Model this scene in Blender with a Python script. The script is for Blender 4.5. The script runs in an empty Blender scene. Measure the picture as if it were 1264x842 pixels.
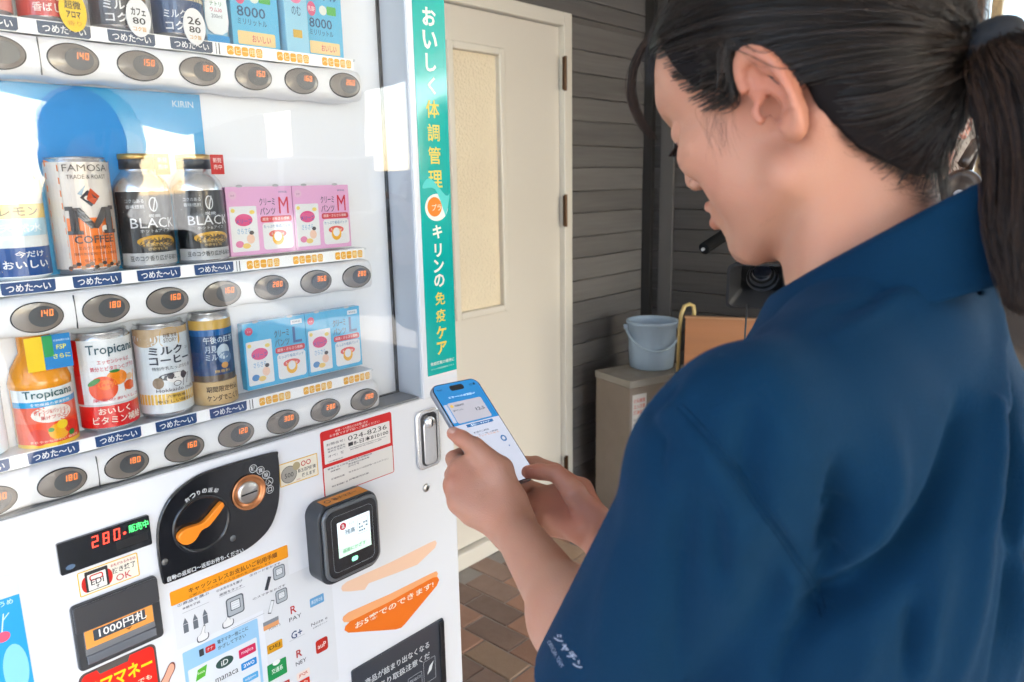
import bpy, bmesh, math, random
import numpy as np
from mathutils import Vector, Matrix

# ------------------------------------------------------------------ camera, sky, sun, exposure
scene = bpy.context.scene
C = scene.collection
R = math.radians
FPX, CXP, CYP, CAMH = 930.0, 632.0, 421.0, 1.45
AX = np.array([[0.6694, 0.1666, 0.7239], [-0.7426, 0.1257, 0.6578], [-0.0186, 0.9780, -0.2079]])
q_, r_ = np.linalg.qr(AX); AX = q_ * np.sign(np.diag(r_))      # clean orthonormal axes
CAM = np.array([0.0, 0.0, CAMH])
cam_data = bpy.data.cameras.new('camera')
cam = bpy.data.objects.new('camera', cam_data); C.objects.link(cam)
cam_data.sensor_width = 36.0; cam_data.lens = 36.0 * FPX / 1264.0
cam_data.clip_start = 0.02; cam_data.clip_end = 400
cam.matrix_world = Matrix.Translation(CAM) @ Matrix(np.stack([AX[:, 0], AX[:, 1], -AX[:, 2]], 1).tolist()).to_4x4()
cam_data.dof.use_dof = True; cam_data.dof.focus_distance = 1.02; cam_data.dof.aperture_fstop = 8.0
scene.camera = cam

SUN_EL, SUN_AZ = R(38), R(166)          # azimuth counted from +Y towards +X
world = bpy.data.worlds.new('World'); scene.world = world; world.use_nodes = True
wn = world.node_tree.nodes; wl = world.node_tree.links
bg = wn['Background']; sky = wn.new('ShaderNodeTexSky'); sky.sky_type = 'NISHITA'; sky.sun_disc = False
sky.sun_elevation = SUN_EL; sky.sun_rotation = SUN_AZ; sky.dust_density = 1.4; sky.air_density = 1.0
wl.new(sky.outputs[0], bg.inputs[0]); bg.inputs[1].default_value = 0.15
sd = bpy.data.lights.new('sun', 'SUN'); sd.energy = 4.0; sd.angle = R(0.5); sd.color = (1, .95, .87)
sun = bpy.data.objects.new('sun', sd); C.objects.link(sun)
sdir = Vector((math.sin(SUN_AZ) * math.cos(SUN_EL), math.cos(SUN_AZ) * math.cos(SUN_EL), math.sin(SUN_EL)))
sun.rotation_euler = sdir.to_track_quat('Z', 'Y').to_euler(); sun.location = (0, -6, 8)
vs = scene.view_settings; vs.view_transform = 'Standard'; vs.look = 'None'; vs.gamma = 1; vs.use_curve_mapping = False
vs.exposure = 3.1
scene.render.engine = 'CYCLES'
cy = scene.cycles; cy.use_denoising = True; cy.max_bounces = 7; cy.diffuse_bounces = 4; cy.transparent_max_bounces = 16
cy.sample_clamp_indirect = 4.0; cy.use_adaptive_sampling = True; cy.adaptive_threshold = .03; cy.adaptive_min_samples = 20; cy.caustics_reflective = False; cy.caustics_refractive = False; cy.blur_glossy = 0.5

# ------------------------------------------------------------------ measuring helpers
def ray(u, v): return AX @ np.array([(u - CXP) / FPX, (CYP - v) / FPX, 1.0])
def at(u, v, y=0.9): d = ray(u, v); return d * (y / d[1]) + CAM      # point of that line of sight on the plane Y = y
def atx(u, v, x): d = ray(u, v); return d * (x / d[0]) + CAM
def atz(u, v, z): d = ray(u, v); return d * ((z - CAMH) / d[2]) + CAM
def atd(u, v, D): return ray(u, v) * D + CAM

# ------------------------------------------------------------------ materials
MATS = {}
def mat(name, col, rough=.5, metal=0, spec=.5, bump=0, bscale=300, var=0, vscale=8, emit=None, es=0, coat=0, sheen=0, sss=0, rnd=0, dirt=0, stretch=(1, 1, 1), aniso=0):
    if name in MATS: return MATS[name]
    m = bpy.data.materials.new(name); m.use_nodes = True; nt = m.node_tree; b = nt.nodes['Principled BSDF']
    c = (*col, 1)
    b.inputs['Base Color'].default_value = c; b.inputs['Roughness'].default_value = rough; b.inputs['Metallic'].default_value = metal
    b.inputs['Specular IOR Level'].default_value = spec; b.inputs['Coat Weight'].default_value = coat; b.inputs['Coat Roughness'].default_value = .08
    if sheen: b.inputs['Sheen Weight'].default_value = sheen; b.inputs['Sheen Roughness'].default_value = .45
    if sss:
        b.inputs['Subsurface Weight'].default_value = sss; b.inputs['Subsurface Radius'].default_value = (1, .35, .2); b.inputs['Subsurface Scale'].default_value = .006
    if emit: b.inputs['Emission Color'].default_value = (*emit, 1); b.inputs['Emission Strength'].default_value = es
    if bump or var or dirt or rnd:
        tc = nt.nodes.new('ShaderNodeTexCoord'); mp = nt.nodes.new('ShaderNodeMapping'); nt.links.new(tc.outputs['Object'], mp.inputs[0]); mp.inputs['Scale'].default_value = stretch
        if rnd:
            oi = nt.nodes.new('ShaderNodeObjectInfo'); ad = nt.nodes.new('ShaderNodeVectorMath'); ad.operation = 'SCALE'; cb = nt.nodes.new('ShaderNodeCombineXYZ')
            for i in range(3): nt.links.new(oi.outputs['Random'], cb.inputs[i])
            nt.links.new(cb.outputs[0], ad.inputs[0]); ad.inputs['Scale'].default_value = 37.0; nt.links.new(ad.outputs[0], mp.inputs['Location'])
    last = None
    if var or rnd:
        hs = nt.nodes.new('ShaderNodeHueSaturation'); hs.inputs['Color'].default_value = c
        mv = nt.nodes.new('ShaderNodeMath'); mv.operation = 'MULTIPLY_ADD'
        n = nt.nodes.new('ShaderNodeTexNoise'); n.inputs['Scale'].default_value = vscale; n.inputs['Detail'].default_value = 6; nt.links.new(mp.outputs[0], n.inputs[0])
        nt.links.new(n.outputs[0], mv.inputs[0]); mv.inputs[1].default_value = var * 2; mv.inputs[2].default_value = 1 - var
        o = mv.outputs[0]
        if rnd:
            m2 = nt.nodes.new('ShaderNodeMath'); m2.operation = 'MULTIPLY_ADD'; nt.links.new(oi.outputs['Random'], m2.inputs[0]); m2.inputs[1].default_value = rnd * 2; m2.inputs[2].default_value = 1 - rnd
            m3 = nt.nodes.new('ShaderNodeMath'); m3.operation = 'MULTIPLY'; nt.links.new(o, m3.inputs[0]); nt.links.new(m2.outputs[0], m3.inputs[1]); o = m3.outputs[0]
        nt.links.new(o, hs.inputs['Value']); nt.links.new(hs.outputs[0], b.inputs['Base Color'])
    if bump:
        n = nt.nodes.new('ShaderNodeTexNoise'); n.inputs['Scale'].default_value = bscale; n.inputs['Detail'].default_value = 4; nt.links.new(mp.outputs[0], n.inputs[0])
        bp = nt.nodes.new('ShaderNodeBump'); bp.inputs['Strength'].default_value = bump; bp.inputs['Distance'].default_value = .002
        nt.links.new(n.outputs[0], bp.inputs['Height']); nt.links.new(bp.outputs[0], b.inputs['Normal'])
    if dirt:
        n = nt.nodes.new('ShaderNodeTexNoise'); n.inputs['Scale'].default_value = vscale * 3; n.inputs['Detail'].default_value = 8; nt.links.new(mp.outputs[0], n.inputs[0])
        mr = nt.nodes.new('ShaderNodeMapRange'); mr.inputs[1].default_value = .35; mr.inputs[2].default_value = .7; mr.inputs[3].default_value = max(.02, rough - dirt); mr.inputs[4].default_value = min(1, rough + dirt)
        nt.links.new(n.outputs[0], mr.inputs[0]); nt.links.new(mr.outputs[0], b.inputs['Roughness'])
    MATS[name] = m; return m
def clear_mat(name, tint=(1, 1, 1), ior=1.5, rough=0.0, wobble=0):
    m = bpy.data.materials.new(name); m.use_nodes = True; nt = m.node_tree; nt.nodes.clear()
    out = nt.nodes.new('ShaderNodeOutputMaterial'); mx = nt.nodes.new('ShaderNodeMixShader'); fr = nt.nodes.new('ShaderNodeFresnel'); fr.inputs[0].default_value = ior
    tr = nt.nodes.new('ShaderNodeBsdfTransparent'); tr.inputs[0].default_value = (*tint, 1); gl = nt.nodes.new('ShaderNodeBsdfGlossy'); gl.inputs['Roughness'].default_value = rough
    ge = nt.nodes.new('ShaderNodeNewGeometry'); mr = nt.nodes.new('ShaderNodeMapRange'); mr.inputs[3].default_value = ior; mr.inputs[4].default_value = 1 / ior; nt.links.new(ge.outputs['Backfacing'], mr.inputs[0]); nt.links.new(mr.outputs[0], fr.inputs[0])   # same reflectance on both faces of a thin sheet
    nt.links.new(fr.outputs[0], mx.inputs[0]); nt.links.new(tr.outputs[0], mx.inputs[1]); nt.links.new(gl.outputs[0], mx.inputs[2]); nt.links.new(mx.outputs[0], out.inputs[0])
    if wobble:
        tc = nt.nodes.new('ShaderNodeTexCoord'); n = nt.nodes.new('ShaderNodeTexNoise'); n.inputs['Scale'].default_value = 7; n.inputs['Detail'].default_value = 1; bp = nt.nodes.new('ShaderNodeBump')
        bp.inputs['Strength'].default_value = wobble; bp.inputs['Distance'].default_value = .01
        nt.links.new(tc.outputs['Object'], n.inputs[0]); nt.links.new(n.outputs[0], bp.inputs['Height']); nt.links.new(bp.outputs[0], gl.inputs['Normal'])
    MATS[name] = m; return m
def K(hexs):                                                       # paint colour from an sRGB hex string
    v = [int(hexs[i:i + 2], 16) / 255 for i in (0, 2, 4)]
    v = [((x + .055) / 1.055) ** 2.4 if x > .04 else x / 12.92 for x in v]; g_ = sum(v) / 3
    return tuple(max(.004, (g_ + (x - g_) * 1.12)) * .84 for x in v)                  # paper and ink reflect less than they show
def ink(hexs, rough=.45): return mat('print_' + hexs, K(hexs), rough)

# ------------------------------------------------------------------ mesh helpers
def link(o, parent=None):
    C.objects.link(o)
    if parent is not None: o.parent = parent
    return o
def thing(name, label, cat, loc=(0, 0, 0), group=None, rz=0):
    o = bpy.data.objects.new(name, None); C.objects.link(o); o.location = loc; o.rotation_euler.z = rz; o.empty_display_size = .05
    return tag(o, label, cat, group)
def tag(o, label, cat, group=None):
    o['label'] = label; o['category'] = cat
    if group: o['group'] = group
    return o
def structure(o): o['kind'] = 'structure'; return o
def obj(name, verts, faces, m, parent=None, smooth=False, world_space=True):
    me = bpy.data.meshes.new(name); me.from_pydata([tuple(v) for v in verts], [], [tuple(f) for f in faces]); me.update()
    if smooth: me.polygons.foreach_set('use_smooth', [True] * len(me.polygons))
    if m: me.materials.append(m)
    o = bpy.data.objects.new(name, me); link(o, parent)
    if parent is not None and world_space: o.matrix_parent_inverse = base_matrix(parent).inverted()
    return o
def base_matrix(o):
    mt = Matrix.Translation(o.location) @ o.rotation_euler.to_matrix().to_4x4()
    return mt if o.parent is None else base_matrix(o.parent) @ o.matrix_parent_inverse @ mt
class G:                                                            # collects shapes into one mesh
    def __init__(s): s.v = []; s.f = []
    def add(s, v, f): n = len(s.v); s.v += [tuple(p) for p in v]; s.f += [tuple(i + n for i in q) for q in f]; return s
    def box(s, a, b):
        x0, y0, z0 = a; x1, y1, z1 = b
        return s.add([(x0, y0, z0), (x1, y0, z0), (x1, y1, z0), (x0, y1, z0), (x0, y0, z1), (x1, y0, z1), (x1, y1, z1), (x0, y1, z1)],
                     [(0, 3, 2, 1), (4, 5, 6, 7), (0, 1, 5, 4), (1, 2, 6, 5), (2, 3, 7, 6), (3, 0, 4, 7)])
    def prism(s, pts, fn, h0, h1):                                  # pts: closed 2-D outline, fn(x, y, h) -> 3-D
        n = len(pts); ar = sum(pts[i][0] * pts[(i + 1) % n][1] - pts[(i + 1) % n][0] * pts[i][1] for i in range(n))
        if ar < 0: pts = pts[::-1]
        v = [fn(x, y, h0) for x, y in pts] + [fn(x, y, h1) for x, y in pts]
        return s.add(v, [tuple(range(n, 2 * n)), tuple(range(n - 1, -1, -1))] + [(i, (i + 1) % n, n + (i + 1) % n, n + i) for i in range(n)])
    def tube(s, path, rad, k=10, cap=True):
        path = [Vector(p) for p in path]; n = len(path); rr = rad if hasattr(rad, '__len__') else [rad] * n
        rings = []; up = Vector((0, 0, 1)); prev = None
        for i in range(n):
            t = (path[min(i + 1, n - 1)] - path[max(i - 1, 0)]).normalized()
            if prev is None: a = t.orthogonal().normalized()
            else: a = (prev - t * prev.dot(t)).normalized()
            prev = a; b = t.cross(a)
            rings.append([path[i] + (a * math.cos(2 * math.pi * j / k) + b * math.sin(2 * math.pi * j / k)) * rr[i] for j in range(k)])
        v = [p for r in rings for p in r]; f = [(i * k + j, i * k + (j + 1) % k, (i + 1) * k + (j + 1) % k, (i + 1) * k + j) for i in range(n - 1) for j in range(k)]
        if cap: f += [tuple(range(k - 1, -1, -1)), tuple((n - 1) * k + j for j in range(k))]
        return s.add(v, f)
    def lathe(s, prof, c, k=40, a0=0, a1=2 * math.pi, axis='z', cap=False):   # prof: (radius, height)
        full = abs(a1 - a0 - 2 * math.pi) < 1e-6; m = k if full else k + 1; v = []; f = []
        for r, h in prof:
            for j in range(m):
                a = a0 + (a1 - a0) * j / k
                v.append((c[0] + r * math.cos(a), c[1] + r * math.sin(a), c[2] + h) if axis == 'z' else (c[0] + r * math.cos(a), c[1] - h, c[2] + r * math.sin(a)))
        for i in range(len(prof) - 1):
            for j in range(k):
                f.append((i * m + j, i * m + (j + 1) % m, (i + 1) * m + (j + 1) % m, (i + 1) * m + j))
        return s.add(v, f)
    def build(s, name, m, parent=None, smooth=False, bevel=0, seg=2, auto=None):
        o = obj(name, s.v, s.f, m, parent, smooth)
        if bevel:
            b = o.modifiers.new('bevel', 'BEVEL'); b.width = bevel; b.segments = seg; b.limit_method = 'ANGLE'; b.angle_limit = R(40)
            o.data.polygons.foreach_set('use_smooth', [True] * len(o.data.polygons)); o.data.set_sharp_from_angle(angle=R(50)); b.harden_normals = False
        elif auto: o.data.polygons.foreach_set('use_smooth', [True] * len(o.data.polygons)); o.data.set_sharp_from_angle(angle=R(auto))
        return o
def box(name, a, b, m, parent=None, bevel=0, seg=2): return G().box(a, b).build(name, m, parent, bevel=bevel, seg=seg)

_tc = {}
def glyphs(body, bold=0.0):                                         # outline text as a flat mesh, x right, y up, em = 1
    if any(ord(ch) > 0x4e00 for ch in body): bold = min(bold, .012)
    if any(ch in 'MNWKAVXYmwvkyxz4' for ch in body): bold = 0.0
    elif body.isascii(): bold = min(bold, .012)
    key = (body, bold)
    if key in _tc: return _tc[key]
    c = bpy.data.curves.new('lettering', 'FONT'); c.body = body; c.offset = bold; c.resolution_u = 2
    o = bpy.data.objects.new('lettering', c); C.objects.link(o)
    me = o.to_mesh(); n = len(me.vertices); co = np.empty(n * 3); me.vertices.foreach_get('co', co)
    v = co.reshape(-1, 3)[:, :2].copy(); f = [tuple(p.vertices) for p in me.polygons]
    o.to_mesh_clear(); bpy.data.objects.remove(o); bpy.data.curves.remove(c)
    _tc[key] = (v, f); return v, f
def smooth_loop(pts, n=4):                                          # closed Catmull-Rom
    out = []; m = len(pts)
    for i in range(m):
        p0, p1, p2, p3 = (np.array(pts[(i + k - 1) % m], float) for k in range(4))
        for j in range(n):
            t = j / n; out.append(tuple(.5 * (2 * p1 + (p2 - p0) * t + (2 * p0 - 5 * p1 + 4 * p2 - p3) * t * t + (3 * p1 - p0 - 3 * p2 + p3) * t ** 3)))
    return out
def rr_pts(x0, y0, x1, y1, r, n=5):
    if x0 > x1: x0, x1 = x1, x0
    if y0 > y1: y0, y1 = y1, y0
    r = min(r, (x1 - x0) / 2.001, (y1 - y0) / 2.001); o = []
    for cx, cy_, a in ((x1 - r, y1 - r, 0), (x0 + r, y1 - r, 90), (x0 + r, y0 + r, 180), (x1 - r, y0 + r, 270)):
        for i in range(n + 1): t = R(a + 90 * i / n); o.append((cx + r * math.cos(t), cy_ + r * math.sin(t)))
    return o
def ell_pts(cx, cy_, rx, ry, n=28, rot=0):
    return [(cx + rx * math.cos(2 * math.pi * i / n) * math.cos(rot) - ry * math.sin(2 * math.pi * i / n) * math.sin(rot), cy_ + rx * math.cos(2 * math.pi * i / n) * math.sin(rot) + ry * math.sin(2 * math.pi * i / n) * math.cos(rot)) for i in range(n)]
class Print:
    """flat print laid on a surface; fn(x, y, h) puts a point of the sheet in space, h is the height of the ink layer"""
    def __init__(s, parent, fn, h=.0003, step=.00002): s.p = parent; s.fn = fn; s.h = h; s.step = step; s.d = {}; s.lift = .0008 if getattr(fn, 'curved', False) else 0.0
    def put(s, name, hexs, pts, faces):
        s.h += s.step; g = s.d.setdefault((name, hexs), G()); hh_ = s.h + (s.lift if name == 'lettering' else 0); g.add([s.fn(x, y, hh_) for x, y in pts], faces)
    def poly(s, hexs, pts, name='print'):
        n = len(pts); ar = sum(pts[i][0] * pts[(i + 1) % n][1] - pts[(i + 1) % n][0] * pts[i][1] for i in range(n))
        if ar < 0: pts = pts[::-1]
        s.put(name, hexs, pts, [tuple(range(n))])
    def grid(s, hexs, x0, y0, x1, y1, nx=12, ny=1, name='print'):
        v = [(x0 + (x1 - x0) * i / nx, y0 + (y1 - y0) * j / ny) for j in range(ny + 1) for i in range(nx + 1)]
        s.put(name, hexs, v, [(j * (nx + 1) + i, j * (nx + 1) + i + 1, (j + 1) * (nx + 1) + i + 1, (j + 1) * (nx + 1) + i) for j in range(ny) for i in range(nx)])
    def disc(s, hexs, cx, cy_, rx, ry, n=24, name='print', rings=3, rot=0):
        v = [(cx, cy_)]; f = []
        for k in range(1, rings + 1): v += ell_pts(cx, cy_, rx * k / rings, ry * k / rings, n, rot)
        f += [(0, 1 + i, 1 + (i + 1) % n) for i in range(n)]
        for k in range(1, rings): f += [(1 + (k - 1) * n + i, 1 + k * n + i, 1 + k * n + (i + 1) % n, 1 + (k - 1) * n + (i + 1) % n) for i in range(n)]
        s.put(name, hexs, v, f)
    def ring(s, hexs, cx, cy_, rx, ry, w, n=32, name='print'):
        a = ell_pts(cx, cy_, rx, ry, n); b = ell_pts(cx, cy_, rx - w, ry - w, n)
        s.put(name, hexs, a + b, [(i, (i + 1) % n, n + (i + 1) % n, n + i) for i in range(n)])
    def frame(s, hexs, x0, y0, x1, y1, w, r=.001, name='print'):
        a = rr_pts(x0, y0, x1, y1, r); b = rr_pts(min(x0, x1) + w, min(y0, y1) + w, max(x0, x1) - w, max(y0, y1) - w, max(r - w, .0002)); n = len(a)
        s.put(name, hexs, a + b, [(i, (i + 1) % n, n + (i + 1) % n, n + i) for i in range(n)])
    def line(s, hexs, x0, y0, x1, y1, w, name='print'):
        d = Vector((x1 - x0, y1 - y0)).normalized(); p = (-d.y * w / 2, d.x * w / 2)
        s.put(name, hexs, [(x0 - p[0], y0 - p[1]), (x1 - p[0], y1 - p[1]), (x1 + p[0], y1 + p[1]), (x0 + p[0], y0 + p[1])], [(0, 1, 2, 3)])
    def text(s, hexs, body, x0, y0, w=None, h=None, bold=.01, rot=0, name='lettering', center=False, warp=None):
        v, f = glyphs(body, bold)
        if not len(v): return
        lo = v.min(0); hi = v.max(0); sz = np.maximum(hi - lo, 1e-6)
        if w is not None and h is not None: sx, sy = w / sz[0], h / sz[1]
        elif w is not None: sx = sy = w / sz[0]
        else: sx = sy = h / sz[1]
        q = (v - lo) * np.array([sx, sy])
        if center: q = q - np.array([sz[0] * sx / 2, sz[1] * sy / 2])
        if warp: q = np.array([warp(a, b) for a, b in q])
        c, s_ = math.cos(rot), math.sin(rot)
        s.put(name, hexs, [(x0 + c * a - s_ * b, y0 + s_ * a + c * b) for a, b in q], f)
    def seg7(s, hexs, digits, x0, y0, h, gap=.25, slant=.08, name='digits'):
        segs = {'0': 'abcdef', '1': 'bc', '2': 'abged', '3': 'abgcd', '4': 'fgbc', '5': 'afgcd', '6': 'afgedc', '7': 'abc', '8': 'abcdefg', '9': 'abcdfg'}
        w = h * .52; t = h * .15; x = x0
        for dch in digits:
            for q in segs.get(dch, ''):
                hv = {'a': (0, h - t, w, h), 'd': (0, 0, w, t), 'g': (0, h / 2 - t / 2, w, h / 2 + t / 2), 'f': (0, h / 2, t, h), 'e': (0, 0, t, h / 2), 'b': (w - t, h / 2, w, h), 'c': (w - t, 0, w, h / 2)}[q]
                a, b, c, d = hv; e = t * .12
                s.poly(hexs, [(x + px + py * slant, y0 + py) for px, py in ((a + e, b + e), (c - e, b + e), (c - e, d - e), (a + e, d - e))], name)
            x += w + h * gap
        return x
    def done(s, inks=None):
        for (name, hexs), g in s.d.items(): g.build(name, (inks or {}).get(hexs) or ink(hexs), s.p)
# ------------------------------------------------------------------ the setting: ground, floor, walls, canopy
rng = random.Random(7)
WY, WX = 1.955, 3.10                                                # planes of the two wooden walls
m_ground = mat('concrete', (.30, .29, .27), .85, bump=.3, bscale=60, var=.12, vscale=1.5)
structure(obj('ground', [(-150, -150, -.03), (150, -150, -.03), (150, 150, -.03), (-150, 150, -.03)], [(0, 1, 2, 3)], m_ground))
m_mortar = mat('mortar', (.34, .31, .28), .9, bump=.4, bscale=200, var=.15, vscale=20)
floor = structure(box('floor', (-2.2, -4.5, -.028), (6.0, WY, -.0045), m_mortar))
pav = [mat('paver_clay', (.37, .205, .14), .75, bump=.5, bscale=160, var=.18, vscale=14, rnd=.22, dirt=.12), mat('paver_brown', (.27, .18, .14), .75, bump=.5, bscale=160, var=.18, vscale=14, rnd=.2, dirt=.12),
       mat('paver_grey', (.19, .16, .145), .75, bump=.5, bscale=160, var=.18, vscale=14, rnd=.2, dirt=.12), mat('paver_tan', (.40, .27, .185), .75, bump=.5, bscale=160, var=.15, vscale=14, rnd=.15, dirt=.12)]
def paver_mesh(m):
    a, b, c, t = .0475, .0975, .003, 0.0
    v = [(sx * a, sy * b, -.02) for sx, sy in ((-1, -1), (1, -1), (1, 1), (-1, 1))] + [(sx * a, sy * b, t - c) for sx, sy in ((-1, -1), (1, -1), (1, 1), (-1, 1))] + [(sx * (a - c), sy * (b - c), t) for sx, sy in ((-1, -1), (1, -1), (1, 1), (-1, 1))]
    f = [(8, 9, 10, 11)] + [(i, (i + 1) % 4, 4 + (i + 1) % 4, 4 + i) for i in range(4)] + [(4 + i, 4 + (i + 1) % 4, 8 + (i + 1) % 4, 8 + i) for i in range(4)]
    me = bpy.data.meshes.new('brick'); me.from_pydata(v, [], f); me.materials.append(m); return me
pm = [paver_mesh(m) for m in pav]
spots = []
for i in range(-8, 22):
    x = 1.696 + .1 * i
    for j in range(-12, 2):
        y = 1.648 + .2 * j + (.1 if i % 2 else 0)
        if y + .0975 > WY + .001 or x > WX - .05: continue
        if y > .86 and x < .90: continue
        spots.append((abs(x - 1.7) + abs(y - 1.5), x, y))
spots.sort()
for _, x, y in spots[:300]:
    o = bpy.data.objects.new('brick', pm[rng.choice((0, 0, 0, 1, 1, 2, 3))]); link(o, floor); o.location = (x, y, rng.uniform(-.0012, .0012)); o.rotation_euler = (rng.uniform(-.006, .006), rng.uniform(-.008, .008), rng.uniform(-.006, .006))

# wooden siding: every board is a piece of its wall
m_backing = mat('wall_backing', (.13, .12, .11), .9)
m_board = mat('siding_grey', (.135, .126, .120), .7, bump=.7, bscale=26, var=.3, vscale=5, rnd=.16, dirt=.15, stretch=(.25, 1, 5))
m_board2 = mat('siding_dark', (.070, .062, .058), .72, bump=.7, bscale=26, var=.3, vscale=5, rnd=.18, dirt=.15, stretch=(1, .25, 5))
ROOF = 2.62
wall_b = structure(G().box((-2.2, WY, -.02), (1.60, WY + .12, ROOF)).box((2.50, WY, -.02), (WX + .12, WY + .12, ROOF)).box((1.60, WY, 2.08), (2.50, WY + .12, ROOF)).build('wall_back', m_backing))
def board_row(parent, x0, x1, z0, z1, m, alongy=False):
    h = z1 - z0 - .0022; t = .014; L = x1 - x0
    prof = [(0, 0), (t * .8, 0), (t, .0025), (t, h - .004), (t * .8, h - .0005), (0, h)]   # (out, up)
    n = len(prof)
    if alongy: v = [(WX - o, x0 if k == 0 else x1, z0 + u) for k in (0, 1) for o, u in prof]
    else: v = [(x0 if k == 0 else x1, WY - o, z0 + u) for k in (0, 1) for o, u in prof]
    f = [(i, (i + 1) % n, n + (i + 1) % n, n + i) for i in range(n)] + [tuple(range(n)), tuple(range(2 * n - 1, n - 1, -1))]
    o = obj('board', v, f, m, parent); o.location.x += rng.uniform(-.0006, .0006); o.location.y += rng.uniform(-.0006, .0006)
    return o
z = 0.0; k = 0
while z < ROOF - .02:
    hh = (.088, .100, .091, .096)[k % 4]; z1 = min(z + hh, ROOF - .002)
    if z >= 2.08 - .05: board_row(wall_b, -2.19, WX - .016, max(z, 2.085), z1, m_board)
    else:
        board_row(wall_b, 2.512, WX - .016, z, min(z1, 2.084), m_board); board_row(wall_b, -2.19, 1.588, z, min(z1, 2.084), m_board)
    z = z1; k += 1
wy1 = float(atx(1196, 60, WX)[1])                                    # where the window starts on the other wall
WIN = (-.35, wy1, .95, 2.45)
wall_r = structure(G().box((WX, wy1, -.02), (WX + .12, WY, ROOF)).box((WX, WIN[0], -.02), (WX + .12, wy1, WIN[2])).box((WX, WIN[0], WIN[3]), (WX + .12, wy1, ROOF)).box((WX, -.6, -.02), (WX + .12, WIN[0], ROOF)).build('wall_right', m_backing))
z = 0.0; k = 0
while z < ROOF - .02:
    hh = (.1, .09, .096, .088)[k % 4]; z1 = min(z + hh, ROOF - .002)
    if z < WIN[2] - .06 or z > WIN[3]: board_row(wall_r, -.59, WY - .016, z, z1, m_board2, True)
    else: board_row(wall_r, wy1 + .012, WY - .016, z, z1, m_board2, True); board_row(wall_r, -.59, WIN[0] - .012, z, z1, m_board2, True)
    z = z1; k += 1
# corner trim and downpipe
tr = tag(box('corner_post', (WX - .045, WY - .06, 0), (WX - .0165, WY - .0165, ROOF - .004), mat('post_black', (.02, .018, .017), .5)), 'black square post in the corner where the two boarded walls meet', 'post')
y0, y1 = float(atx(829, 300, WX - .03)[1]), float(atx(813, 300, WX - .03)[1])
tag(box('trim_board', (WX - .032, y0, 0), (WX - .0165, y1, ROOF - .004), mat('trim_grey', (.10, .092, .088), .6, bump=.3, bscale=40, var=.15, stretch=(1, 1, .2)), bevel=.002), 'flat grey upright trim board on the dark wall beside the corner', 'trim')

# unseen canopy and side wall, added to shape light; neighbours mirrored in the glass
m_soffit = mat('soffit', (.66, .64, .60), .8, bump=.2, bscale=30, var=.1, vscale=3)
e0, e1 = Vector((-2.2, -2.35)), Vector((6.6, -10.8))
g = G(); P_ = [(-1.0, WY + .3, 2.66), (5.0, WY + .3, 2.66), (5.0, -8.86, 2.18), (1.85, -5.05, 2.20), (-1.0, -3.15, 2.38)]
g.add([p for p in P_] + [(x, y, z + .14) for x, y, z in P_], [(4, 3, 2, 1, 0), (5, 6, 7, 8, 9)] + [(i, (i + 1) % 5, 5 + (i + 1) % 5, 5 + i) for i in range(5)])
canopy = g.build('canopy', m_soffit); tag(canopy, 'unseen pale canopy over the forecourt, shaped to set the light and reflections', 'canopy')

wl_ = box('blocker_wall', (-1.50, -3.4, -.02), (-1.35, -.4, 2.30), mat('render_grey', (.50, .49, .48), .85, bump=.3, bscale=80, var=.1)); structure(wl_)  # unseen wall added to block sky light from behind left

# neighbours across the lane: two houses and a low garden wall
def house(label, ang0, ang1, dist, eave, ridge, wallcol, roofcol, depth=5.0):
    a = R((ang0 + ang1) / 2); dv_ = Vector((math.cos(a), -math.sin(a), 0)); rt = Vector((dv_.y, -dv_.x, 0)); hwid = dist * math.tan(R(abs(ang1 - ang0) / 2)); o_ = Vector((0, 1.8, 0)) + dv_ * dist
    t = thing('house', label, 'house', tuple(o_ + dv_ * depth / 2 - Vector((0, 0, .03))), 'houses across the lane'); f3 = lambda x, y, h: tuple(o_ + rt * x + dv_ * y + Vector((0, 0, h)))
    G().prism([(-hwid, 0), (hwid, 0), (hwid, depth), (-hwid, depth)], f3, -.03, eave).build('wall', mat('house_wall_' + wallcol, K(wallcol), .85, var=.08, vscale=2), t)
    e = .35; g = G(); vv = [f3(-hwid - e, -e, eave - .1), f3(hwid + e, -e, eave - .1), f3(hwid + e, depth + e, eave - .1), f3(-hwid - e, depth + e, eave - .1), f3(-hwid - e, depth / 2, ridge), f3(hwid + e, depth / 2, ridge)]
    g.add(vv, [(0, 1, 5, 4), (2, 3, 4, 5), (1, 2, 5), (3, 0, 4), (3, 2, 1, 0)]); g.build('roof', mat('house_roof_' + roofcol, K(roofcol), .7, var=.1, vscale=6), t)
    for z_ in (.9, 3.4):
        if z_ + 1.2 > eave: continue
        for x_ in (-.55, .55):
            G().prism([(hwid * x_ - .5, -.03), (hwid * x_ + .5, -.03), (hwid * x_ + .5, 0), (hwid * x_ - .5, 0)], f3, z_, z_ + 1.1).build('window_frame', mat('house_frame', (.5, .5, .5), .5), t)
            G().prism([(hwid * x_ - .45, -.035), (hwid * x_ + .45, -.035), (hwid * x_ + .45, -.031), (hwid * x_ - .45, -.031)], f3, z_ + .05, z_ + 1.05).build('pane', mat('house_pane', (.03, .04, .05), .1), t)
house('grey two-storey house with a dark roof across the lane', 52.6, 57.9, 15, 5.2, 7.0, '8a8680', '3c3a3c')
house('brown two-storey house beside the gap across the lane', 59.4, 64.4, 15, 5.0, 6.8, '7a6a58', '4a4240')
gw = G(); a0_, a1_ = R(40), R(52.4); p0_, p1_ = Vector((14.5 * math.cos(a0_), 1.8 - 14.5 * math.sin(a0_))), Vector((14.5 * math.cos(a1_), 1.8 - 14.5 * math.sin(a1_))); n_ = Vector((p1_.y - p0_.y, p0_.x - p1_.x)).normalized() * .12
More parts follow.
